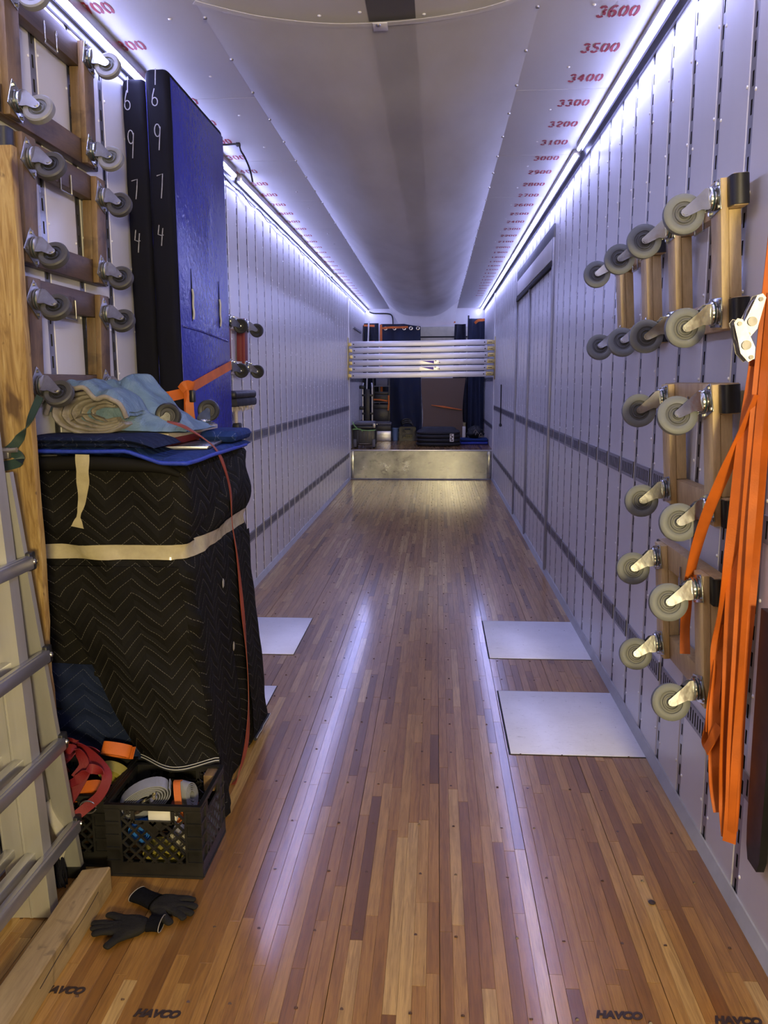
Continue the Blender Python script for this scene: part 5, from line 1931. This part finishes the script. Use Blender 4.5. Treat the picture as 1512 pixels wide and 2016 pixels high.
hangstrap('strap_tail', [(0.905, 2.335, 1.62), (0.880, 2.40, 1.48), (0.862, 2.47, 1.36), (0.852, 2.55, 1.24), (0.852, 2.64, 1.10), (0.856, 2.70, 0.98), (0.868, 2.745, 0.88), (0.874, 2.765, 0.80), (0.876, 2.755, 0.715)], 0.034, 0.9, amp=.5)
for (bx, by, bz, tl) in ((0.872, 2.352, 1.83, 0.30), (0.850, 2.338, 1.765, -0.35)):
    mb = MB()
    ct, sn = math.cos(tl), math.sin(tl)
    fn = lambda u, v, d: (bx + (u * ct + v * sn) * 0.95, by + d - (u * ct + v * sn) * 0.25, bz + v * ct - u * sn)
    for q in (-1, 1):
        a = 0.019 * q
        mb.prism([(-0.012, 0.062), (0.0, 0.070), (0.012, 0.062), (0.017, 0.010), (0.020, -0.022), (0.010, -0.050), (-0.008, -0.054), (-0.020, -0.024), (-0.016, 0.012)], fn, a - 0.0015, a + 0.0015)
    for u, v, r in ((0.0, 0.054, 0.006), (0.0, -0.008, 0.013), (0.002, -0.044, 0.006)):
        mb.cyl(fn(u, v, -0.025), fn(u, v, 0.025), r, n=14)
    for u in (-0.010, 0.010):
        mb.tube([fn(u, 0.05, 0.0), fn(u * 1.3, 0.02, 0.006), fn(u, -0.04, 0.0)], 0.004, 7)
    mb.build('ratchet_buckle', M['zinc_worn'], t, 40)
MB().tube(smooth_path([(0.955, 2.33, 2.18), (0.93, 2.33, 2.165), (0.915, 2.335, 2.12), (0.935, 2.34, 2.095), (0.955, 2.34, 2.12)], 5), 0.008, 8).build('wall_hook', M['rubber'], t, 60)

# ---- black rubber bag strap low on the right edge
t = thing('black_strap', 'wide black strap with a squared end hanging low at the right edge of the wall', 'strap', (0, 0, 0))
MB().prism([(2.16, 1.02), (2.275, 1.02), (2.268, 0.60), (2.262, 0.36), (2.255, 0.300), (2.240, 0.262), (2.175, 0.262), (2.160, 0.30)], lambda u, v, d: (d, u, v), 0.928, 0.950).build('strap_body', M['rubber'], t, 30)
MB().rbox((0.9505, 2.19, 0.75), (0.963, 2.25, 0.95), 0.004).build('wall_bracket', M['zinc_worn'], t, 30)

# ---- loose wires at the ceiling
t = thing('ceiling_wire', 'thin black wire bracket with a bent tail on the ceiling above the blue panel', 'wire', (0, 0, 0))
MB().tube(smooth_path([(-1.42, 5.25, ZC - 0.012), (-1.335, 5.27, ZC - 0.010), (-1.262, 5.27, ZC - 0.010), (-1.250, 5.30, ZC - 0.04), (-1.235, 5.35, ZC - 0.07), (-1.220, 5.42, ZC - 0.13), (-1.215, 5.46, ZC - 0.19)], 5), 0.006, 6).build('wire', M['black_wire'], t, 60)
MB().rbox((-1.27, 5.255, ZC - 0.022), (-1.245, 5.285, ZC - 0.001), 0.003).build('clip', M['black_wire'], t, 30)
t = thing('led_cable', 'black cable looped along the left cove beneath the LED strip', 'cable', (0, 0, 0))
pts = []
y = 5.0
while y < 16.6:
    pts += [(XL + 0.028, y, ZC - 0.082), (XL + 0.024, y + BAY, ZC - 0.096 - 0.012 * (math.sin(y * 3.1) + 1))]
    y += BAY * 2
MB().tube(smooth_path(pts, 3), 0.0045, 5).build('cable', M['black_wire'], t, 60)
t = thing('end_wall_cable', 'black cable running from the left LED strip down the end wall', 'cable', (0, 0, 0))
MB().tube(smooth_path([(-1.40, YE - .02, 3.09), (-1.30, YE - .02, 3.06), (-1.02, YE - .02, 3.05), (-0.93, YE - .02, 3.00), (-0.91, YE - .02, 2.85), (-0.90, YE - .02, 2.70)], 5), 0.012, 6).build('cable', M['black_wire'], t, 60)

# ---- six aluminium shoring beams across the van above the step
proto = None
for k in range(6):
    z = 2.300 - 0.1035 * k
    if proto is None:
        t = thing('shoring_beam', '', 'beam', (0, 0, 0), 0, 'aluminium shoring beams across the nose')
        MB().rbox((-1.43, -0.025, -0.045), (0.822, 0.025, 0.045), 0.003).build('beam_body', M['alu_beam'], t, 30)
        MB().rbox((0.80, -0.018, -0.030), (0.955, 0.018, 0.030), 0.004).rbox((0.80, -0.022, 0.026), (0.93, 0.022, 0.036), 0.002).build('end_fitting', M['brass'], t, 30)
        MB().rbox((-1.488, -0.018, -0.030), (-1.41, 0.018, 0.030), 0.004).cyl((-1.462, -0.026, 0.012), (-1.462, 0.0, 0.012), 0.014, n=10).build('end_fitting', M['brass'], t, 30)
        for x in (-1.395, 0.785):
            MB().cyl((x, -0.028, 0), (x, -0.02, 0), 0.011, n=10).build('rivet', M['black_ink'], t, 30)
        MB().rbox((0.84, -0.021, -0.006), (0.91, -0.015, 0.006), 0.002).build('latch_slot', M['slot'], t, 30)
        proto = t
    else:
        t = copy_tree(proto)
    t.location = ((0.0, 0.010, 0.018, 0.010, 0.004, -0.008)[k], 13.62, z)
    t.rotation_euler = (0, -0.010, 0)
    t['label'] = ('topmost aluminium beam spanning the van above the step',
                  'second aluminium beam from the top of the six spanning the van',
                  'third aluminium beam from the top of the six, no sticker',
                  'upper of the two aluminium beams with a purple sticker',
                  'lower of the two aluminium beams with a purple sticker',
                  'bottom aluminium beam of the six spanning the van')[k]
    if k in (3, 4):
        MB().box((-0.29, -0.0262, -0.026), (0.02, -0.0252, 0.028)).build('sticker', M['alu'], t)
        MB().prism([(-0.27, 0.022), (-0.06, 0.022), (-0.06, -0.024)], lambda u, v, d: (u, d, v), -0.0275, -0.0263).build('purple_wedge', M['purple_ink'], t)
        MB().box((-0.045, -0.0275, 0.012), (-0.02, -0.0263, 0.024)).build('printed_mark', M['black_ink'], t)
        MB().box((0.0, -0.0275, -0.016), (0.012, -0.0263, -0.002)).box((0.022, -0.0275, -0.016), (0.040, -0.0263, -0.002)).build('printed_mark', M['black_ink'], t)
# back plates of the wall track the beams lock into
for nm, xw, s in (('trim_track_left', XL, 1), ('trim_track_right', XR, -1)):
    struct(MB().rbox((min(xw, xw + s * 0.012), 13.56, 1.70), (max(xw, xw + s * 0.012), 13.69, 2.40), 0.003).build(nm, M['brass'], None, 30))

# ================================================================== THE LOADED NOSE
def hung_blanket(label, x0, x1, y, z0, z1, folds, depth, mat, seed, taper=0.0, hemf=None, group='navy blankets hung across the nose', th=0.05):
    t = thing('hung_blanket', label, 'moving blanket', ((x0 + x1) / 2, y, z0), 0, group)
    cx = (x0 + x1) / 2
    h = z1 - z0

    def pt(u, v, back=0):
        z = lerp(0, h, v)
        xl, xr = x0 - cx, x1 - cx
        x = lerp(xl, xr, u) + taper * (1 - v) * (u - 0.5) * 2 + (hemf(v) if hemf else 0) * (1 - u)
        yy = -depth * (0.5 + 0.5 * math.sin(u * folds * 2 * PI + 1.2 * fnoise(u * 3, v * 1.5, seed))) * (0.35 + 0.65 * (1 - v)) - 0.02 * fnoise(u * 5, v * 5, seed + 3)
        return Vector((x, yy + back * th, z + 0.03 * fnoise(u * 4, 0, seed) * (1 - v)))
    mb = MB()
    n, m = 40, 18
    mb.grid(lambda u, v: pt(u, v), n, m)
    mb.grid(lambda u, v: pt(u, v, 1), n, m, None, True)
    for vv in (0, 1):
        mb.add([pt(i / n, vv) for i in range(n + 1)] + [pt(i / n, vv, 1) for i in range(n + 1)], [(i, i + 1, n + 2 + i, n + 1 + i) for i in range(n)])
    for uu in (0, 1):
        mb.add([pt(uu, j / m) for j in range(m + 1)] + [pt(uu, j / m, 1) for j in range(m + 1)], [(j, j + 1, m + 2 + j, m + 1 + j) for j in range(m)])
    mb.build('blanket', mat, t, 60)
    return t


DECK = ZN
hb = hung_blanket('wide navy blanket with steel grommets and orange ties hung left of the cardboard', -1.13, -0.335, 16.42, 0.66, 2.81, 2.2, 0.10, M['navy_cloth2'], 2.0, 0.03)
for gx in (-0.30, -0.12, 0.075, 0.21, 0.35):
    MB().lathe([(0.018, 0.0), (0.030, -0.004), (0.040, 0.0), (0.030, 0.004), (0.018, 0.0)], (gx, -0.09, 2.06), (0, 1, 0), 14).build('grommet', M['zinc'], hb, 60)
hung_blanket('narrow dark navy blanket hung in the left corner of the nose', -1.47, -1.18, 16.45, 0.62, 2.83, 1.6, 0.07, M['navy_cloth'], 5.0)
hung_blanket('navy blanket hanging in deep folds in the right corner of the nose, the outer one', 0.62, 0.945, 16.40, 0.66, 2.90, 1.6, 0.10, M['navy_cloth2'], 8.0, 0.0)
hung_blanket('dark navy blanket hanging beside the cardboard at right, gathered and narrow', 0.35, 0.57, 16.47, 0.86, 2.80, 1.4, 0.12, M['navy_cloth'], 11.0, 0.05)
# orange ties along the top
for lab, pts, w in (('orange tie strap laced through the grommets of the wide navy blanket', [(-1.12, 16.28, 2.72), (-0.92, 16.29, 2.735), (-0.80, 16.29, 2.735), (-0.58, 16.29, 2.74)], 0.04),
                    ('long orange strap hanging straight down in front of the left blankets', [(-1.115, 16.25, 2.79), (-1.115, 16.25, 2.2), (-1.11, 16.25, 1.6), (-1.10, 16.25, 1.28)], 0.045),
                    ('orange strap stretched across the cream panel at the top centre', [(-0.34, 16.3, 2.78), (0.0, 16.3, 2.79), (0.36, 16.3, 2.83)], 0.03),
                    ('orange strap loop high on the blanket in the right corner', [(0.74, 16.26, 2.80), (0.80, 16.24, 2.85), (0.88, 16.25, 2.86), (0.93, 16.27, 2.87)], 0.05),
                    ('upper short orange strap in the left corner of the nose', [(-1.47, 16.32, 2.78), (-1.25, 16.32, 2.77)], 0.04),
                    ('lower short orange strap in the left corner of the nose', [(-1.47, 16.32, 2.44), (-1.25, 16.32, 2.46)], 0.04)):
    t = thing('nose_strap', lab, 'strap', (0, 0, 0), 0, 'orange straps in the nose')
    wd = (1, 0, 0) if abs(pts[0][2] - pts[-1][2]) > 0.5 else (0, 0, 1)
    MB().ribbon(smooth_path(pts, 4), wd, w, 0.006).build('webbing', M['web_orange'], t, 60)
for lab, p0, p1, mt in (('pale pole leaning in the left corner of the nose', (-1.44, 16.2, DECK), (-1.36, 16.28, 2.86), 'white_plastic'),
                        ('dark pole standing in the left corner behind the pale pole', (-1.472, 16.30, DECK), (-1.470, 16.33, 2.78), 'rubber'),
                        ('thin dark pole sticking up behind the right corner blankets', (0.62, 16.62, DECK), (0.63, 16.62, 2.98), 'rubber')):
    t = thing('pole', lab, 'pole', (0, 0, 0))
    MB().cyl(p0, p1, 0.016, n=10).build('shaft', M[mt], t, 40)
    MB().lathe([(0.0, 0.0), (0.022, 0.004), (0.022, 0.03), (0.0, 0.034)], p0, (0, 0, 1), 10).build('end_cap', M['rubber'], t, 40)

# cardboard sheet and the pale board behind it
t = thing('cardboard_sheet', 'large brown cardboard sheet leaning at the back of the nose behind the black cushions', 'cardboard', (0.12, 16.12, DECK))
def cb(u, v):
    x = lerp(lerp(-0.46, -0.40, v ** 0.4) + 0.03 * math.sin(v * 5), lerp(0.44, 0.455, v) - 0.05 * math.sin(PI * v), u)
    return Vector((x, 0.10 * v + 0.03 * math.sin(u * 3) * v, 0.012 + 1.215 * v))
mb = MB().grid(cb, 14, 14)
mb.grid(lambda u, v: cb(u, v) + Vector((0, 0.012, 0)), 14, 14, None, True)
n = 14
for vv in (0, 1):
    mb.add([cb(i / n, vv) for i in range(n + 1)] + [cb(i / n, vv) + Vector((0, .012, 0)) for i in range(n + 1)], [(i, i + 1, n + 2 + i, n + 1 + i) for i in range(n)])
for uu in (0, 1):
    mb.add([cb(uu, i / n) for i in range(n + 1)] + [cb(uu, i / n) + Vector((0, .012, 0)) for i in range(n + 1)], [(i, i + 1, n + 2 + i, n + 1 + i) for i in range(n)])
mb.build('sheet', M['cardboard'], t, 40)
t2 = thing('cardboard_tie', 'orange strap crossing the middle of the cardboard sheet', 'strap', (0.12, 16.12, DECK))
MB().ribbon([cb(0.22, 0.545) + Vector((0, -0.014, 0.02)), cb(0.55, 0.53) + Vector((0, -0.018, 0.0)), cb(0.98, 0.50) + Vector((0, -0.014, -0.02))], (0, 0.2, 1), [0.012, 0.035, 0.012], 0.006).build('webbing', M['web_orange'], t2, 40)
tag(MB().rbox((-0.29, 16.31, DECK + 0.002), (0.30, 16.33, 1.775), 0.004).build('foam_board', M['white_plastic'], None, 30), 'pale board standing behind the cardboard sheet, its top edge showing', 'board')

# stack of black oval cushions
for k, (z, h, lab) in enumerate(((0.0, 0.070, 'bottom'), (0.0712, 0.070, 'second'), (0.1424, 0.070, 'third'), (0.2136, 0.083, 'top'))):
    t = thing('oval_cushion', {'bottom': 'black oval cushion at the bottom of the stack on the nose deck', 'second': 'black oval cushion second from the bottom of the stack', 'third': 'black oval cushion third from the bottom, carrying a white tag', 'top': 'domed black oval cushion on top of the stack before the cardboard'}[lab], 'cushion', (0.035, 14.75, DECK + z + 0.001), 0, 'stack of black oval cushions')
    rx, ry = 0.405, 0.28
    prof = [(0.0, 0.0), (0.90, 0.0), (0.97, 0.10), (1.0, 0.35), (1.0, 0.65), (0.97, 0.90), (0.90, 1.0), (0.0, 1.0 if lab != 'top' else 1.15)]
    if lab == 'top':
        prof = [(0.0, 0.0), (0.90, 0.0), (0.97, 0.10), (0.99, 0.4), (0.93, 0.75), (0.80, 1.0), (0.78, 1.25), (0.70, 1.45), (0.0, 1.5)]
    mb = MB()
    n = 40
    vs = []
    for r, z_ in prof:
        for i in range(n):
            a = 2 * PI * i / n
            ca, sa = math.cos(a), math.sin(a)
            e = 0.62
            vs.append((rx * max(r, 1e-3) * math.copysign(abs(ca) ** e, ca), ry * max(r, 1e-3) * math.copysign(abs(sa) ** e, sa), z_ * h))
    mb.add(vs, [(j * n + i, j * n + (i + 1) % n, (j + 1) * n + (i + 1) % n, (j + 1) * n + i) for j in range(len(prof) - 1) for i in range(n)])
    mb.build('cushion', M['dark_cloth'], t, 50)
    if lab == 'third':
        tg = MB().box((0.205, -ry - 0.006, -0.055), (0.275, -ry - 0.003, 0.085)).build('paper_tag', M['white_plastic'], t)
        mb = MB()
        for (a, b, c_, d_) in ((0.215, 0.24, 0.055, 0.075), (0.23, 0.265, 0.02, 0.045), (0.215, 0.245, -0.012, 0.01), (0.225, 0.265, -0.04, -0.02)):
            mb.box((a, -ry - 0.0075, c_), (b, -ry - 0.0062, d_))
        mb.build('tag_print', M['black_ink'], tg)

# folded blue blanket with a black bundle on it, right
t = thing('folded_blanket_nose', 'folded dark blue blanket on the nose deck at right', 'moving blanket', (0.70, 15.1, DECK))
for k in range(2):
    MB().rbox((-0.26, -0.22 + 0.01 * k, 0.002 + 0.055 * k), (0.255, 0.22, 0.054 + 0.055 * k), 0.025, 4).build('blanket_layer', M['blue_edge'] if k == 0 else M['quilt_blue'], t, 50)
t = thing('black_bundle', 'crumpled black bundle lying on the folded blue blanket at right', 'bundle', (0.72, 15.12, DECK + 0.112))
mb = MB()
def bun(u, v):
    a, b = 2 * PI * u, PI * v
    r = 1 + 0.35 * fnoise(math.cos(a) * 2, math.sin(a) * 2, b * 2)
    return Vector((0.15 * r * math.sin(b) * math.cos(a), 0.13 * r * math.sin(b) * math.sin(a), max(0.0, 0.11 - 0.11 * r * math.cos(b))))
mb.grid(bun, 28, 16)
mb.build('bundle', M['dark_cloth'], t, 60)
for x, z in ((0.0, 0.06), (0.07, 0.04), (-0.03, 0.10)):
    MB().tube(smooth_path([(x, -0.15, z), (x + 0.03, -0.17, z + 0.06), (x + 0.06, -0.15, z + 0.02)], 4), 0.007, 6).build('strap_loop', M['pad_grey'], t, 60)
tag(MB().rbox((0.50, 15.58, DECK + 0.42 - 0.42 + 0.002), (0.56, 15.60, DECK + 0.30), 0.003).build('white_card', M['white_plastic'], None, 30), 'small white card standing under the right corner blankets', 'card')

# wheeled tool chest with a lime strap
t = thing('tool_chest', 'black wheeled tool chest at the left front of the nose deck', 'tool chest', (-1.265, 14.25, DECK))
MB().rbox((-0.195, -0.20, 0.055), (0.195, 0.20, 0.335), 0.018, 3).build('body', M['black_plastic'], t, 40)
MB().rbox((-0.205, -0.21, 0.337), (0.205, 0.21, 0.395), 0.018, 3).build('lid_rim', M['black_plastic'], t, 40)
MB().rbox((-0.185, -0.195, 0.396), (0.185, 0.195, 0.465), 0.030, 4).build('lid', M['grey_plastic'], t, 40)
for s in (-1, 1):
    MB().rbox((s * 0.165 - 0.028, -0.218, 0.02), (s * 0.165 + 0.028, -0.195, 0.16), 0.010).build('wheel_guard', M['grey_plastic'], t, 40)
    MB().cyl((s * 0.165 - 0.02, -0.16, 0.045), (s * 0.165 + 0.02, -0.16, 0.045), 0.045, n=20).build('wheel', M['wheel_black'], t, 40)
    MB().rbox((s * 0.165 - 0.02, 0.13, 0.0), (s * 0.165 + 0.02, 0.17, 0.06), 0.005).build('foot', M['black_plastic'], t, 40)
for i in range(5):
    x = -0.12 + 0.06 * i
    MB().rbox((x - 0.004, -0.207, 0.12), (x + 0.004, -0.198, 0.31), 0.002).build('body_rib', M['grey_plastic'], t, 30)
MB().rbox((-0.09, -0.206, 0.075), (0.10, -0.199, 0.085), 0.002).build('foot_bar', M['pad_grey'], t, 30)
MB().rbox((0.15, -0.228, 0.36), (0.20, -0.205, 0.44), 0.006).build('latch', M['zinc_worn'], t, 30)
t = thing('lime_strap', 'lime green strap tied round the black wheeled tool chest', 'strap', (-1.265, 14.25, DECK))
MB().ribbon(smooth_path([(-0.205, -0.225, 0.47), (-0.17, -0.228, 0.40), (-0.11, -0.230, 0.345), (-0.05, -0.230, 0.325), (0.08, -0.230, 0.315), (0.205, -0.226, 0.325)], 5), (0.3, 0, 1), 0.016, 0.004).build('webbing', M['web_lime'], t, 50)
MB().ribbon(smooth_path([(-0.205, -0.227, 0.335), (-0.12, -0.231, 0.34), (-0.06, -0.235, 0.335), (-0.03, -0.235, 0.30)], 5), (0, 0, 1), 0.018, 0.006).build('knot', M['web_lime'], t, 50)

# small boxes behind it
t = thing('silver_case', 'silver box on the nose deck below a black toolbox', 'case', (-1.06, 15.92, DECK))
MB().rbox((-0.165, -0.13, 0.002), (0.165, 0.13, 0.198), 0.008).build('body', M['alu'], t, 30)
MB().rbox((-0.167, -0.132, 0.12), (0.167, 0.132, 0.128), 0.002).build('seam', M['zinc_worn'], t, 30)
t = thing('toolbox', 'black hand toolbox standing on the silver box', 'toolbox', (-1.075, 15.92, DECK + 0.199))
MB().rbox((-0.205, -0.13, 0.0), (0.185, 0.13, 0.115), 0.012).build('body', M['black_plastic'], t, 30)
MB().rbox((-0.21, -0.135, 0.116), (0.19, 0.135, 0.165), 0.014).build('lid', M['grey_plastic'], t, 30)
for x in (-0.14, -0.10):
    MB().lathe([(0.010, 0.0), (0.014, 0.0), (0.014, 0.012), (0.0, 0.014)], (x, -0.132, 0.10 + 0.03 * (x > -.12)), (0, -1, 0), 10).build('latch', M['zinc'], t, 40)
t = thing('pail', 'pale blue plastic pail beside the silver box', 'pail', (-0.818, 15.95, DECK))
MB().lathe([(0.0, 0.002), (0.055, 0.002), (0.068, 0.235), (0.074, 0.237), (0.074, 0.25), (0.064, 0.25), (0.052, 0.012), (0.0, 0.012)], (0, 0, 0), (0, 0, 1), 20).build('body', M['pail_blue'], t, 40)
MB().tube([(0.072 * math.cos(PI * i / 10), -0.01 - 0.04 * math.sin(PI * i / 10), 0.235) for i in range(11)], 0.003, 5).build('handle', M['zinc_worn'], t, 50)
c2 = copy_tree([o for o in COL.objects if o.name.startswith('milk_crate')][0])
c2.location = (-0.577, 16.0, DECK + 0.002)
c2.rotation_euler = (0, 0, 0.03)
c2['label'] = 'black milk crate on the nose deck beside the pale blue pail'
t = thing('cable_coil', 'dark coil of hose heaped over the milk crate on the nose deck', 'hose', (-0.58, 16.0, DECK + 0.266))
for k in range(3):
    MB().tube([(0.11 * math.cos(PI * i / 9) - 0.01 * k, 0.02 * k, 0.028 + 0.016 * k + 0.10 * abs(math.sin(PI * i / 9)) * (0.6 + .2 * k)) for i in range(19)], 0.017, 8).build('hose_loop', M['rubber'], t, 60)
for z, xx, w_ in ((0.045, 0.0, 0.20), (0.085, 0.03, 0.15)):
    tag(MB().rbox((-w_ / 2, -0.03, 0), (w_ / 2, 0.03, 0.035), 0.01).build('yellow_block', M['web_yellow'], None, 40), 'olive yellow block inside the nose milk crate, ' + ('the lower one' if z < .06 else 'the upper one'), 'block').location = (-0.577 + xx, 15.92, DECK + z)

# hand truck and equipment rack in the left corner
t = thing('hand_truck', 'black hand truck with silver tubes standing upright by the left wall of the nose', 'hand truck', (-1.335, 15.55, DECK))
for x in (-0.09, 0.09):
    MB().tube(smooth_path([(x, 0.02, 0.06), (x, 0.02, 0.6), (x, 0.02, 1.05), (x * 0.9, 0.05, 1.13)], 4), 0.016, 8).build('frame_tube', M['alu'], t, 50)
for z in (0.2, 0.55, 0.9):
    MB().rbox((-0.11, 0.0, z - 0.02), (0.11, 0.03, z + 0.02), 0.006).build('cross_strap', M['rubber'], t, 40)
MB().rbox((-0.05, -0.03, 0.25), (0.05, 0.0, 1.02), 0.02).build('padded_back', M['rubber'], t, 40)
MB().rbox((-0.13, -0.18, 0.002), (0.13, 0.03, 0.012), 0.003).build('toe_plate', M['zinc_worn'], t, 40)
for s in (-1, 1):
    MB().lathe([(0.02, -0.02), (0.085, -0.02), (0.09, -0.01), (0.09, 0.01), (0.085, 0.02), (0.02, 0.02)], (s * 0.12, 0.09, 0.092), (1, 0, 0), 18).build('wheel', M['wheel_black'], t, 50)
MB().rbox((-0.16, -0.02, 1.02), (-0.05, 0.05, 1.09), 0.02).build('grip', M['rubber'], t, 40)
MB().rbox((-0.16, -0.02, 0.62), (-0.06, 0.05, 0.69), 0.02).build('grip', M['rubber'], t, 40)
t = thing('equipment_rack', 'black steel equipment shelf with boxes, behind the hand truck', 'rack', (-1.08, 16.17, DECK))
for sx in (-0.19, 0.13):
    for sy in (-0.09, 0.09):
        MB().rbox((sx - 0.012, sy - 0.012, 0), (sx + 0.012, sy + 0.012, 1.38), 0.002).build('post', M['black_plastic'], t, 30)
for z in (0.36, 0.74, 1.06, 1.36):
    MB().rbox((-0.20, -0.11, z), (0.145, 0.11, z + 0.02), 0.003).build('shelf', M['grey_plastic'], t, 30)
for lab, x0, x1, z0, h, mt in (('flat white carton on the top shelf of the black rack', -0.12, 0.06, 1.382, 0.075, 'white_plastic'),
                               ('grey gauge box on the second shelf of the black rack', -0.13, 0.10, 1.082, 0.20, 'grey_plastic'),
                               ('big black case on the lower shelf of the black rack', -0.17, 0.12, 0.382, 0.33, 'black_plastic'),
                               ('long dark case on the third shelf of the black rack', -0.15, 0.11, 0.762, 0.20, 'rubber')):
    o = thing('shelf_box', lab, 'box', (-1.08 + (x0 + x1) / 2, 16.165, DECK + z0))
    a = (x1 - x0) / 2
    MB().rbox((-a, -0.09, 0), (a, 0.09, h * 0.72), 0.006).build('body', M[mt], o, 30)
    MB().rbox((-a - 0.004, -0.094, h * 0.72), (a + 0.004, 0.094, h), 0.006).build('lid', M[mt], o, 30)
for lab, pts in (('orange strap across the black rack, level one', [(-1.26, 16.045, 1.32), (-1.12, 16.04, 1.315), (-0.98, 16.045, 1.29)]), ('orange strap hanging at the right of the black rack', [(-0.955, 16.045, 1.40), (-0.95, 16.045, 1.25), (-0.965, 16.045, 1.10)])):
    t = thing('nose_strap', lab, 'strap', (0, 0, 0), 0, 'orange straps in the nose')
    MB().ribbon(pts, (0, 0, 1) if 'across' in lab else (1, 0, 0), 0.03, 0.005).build('webbing', M['web_orange'], t, 50)
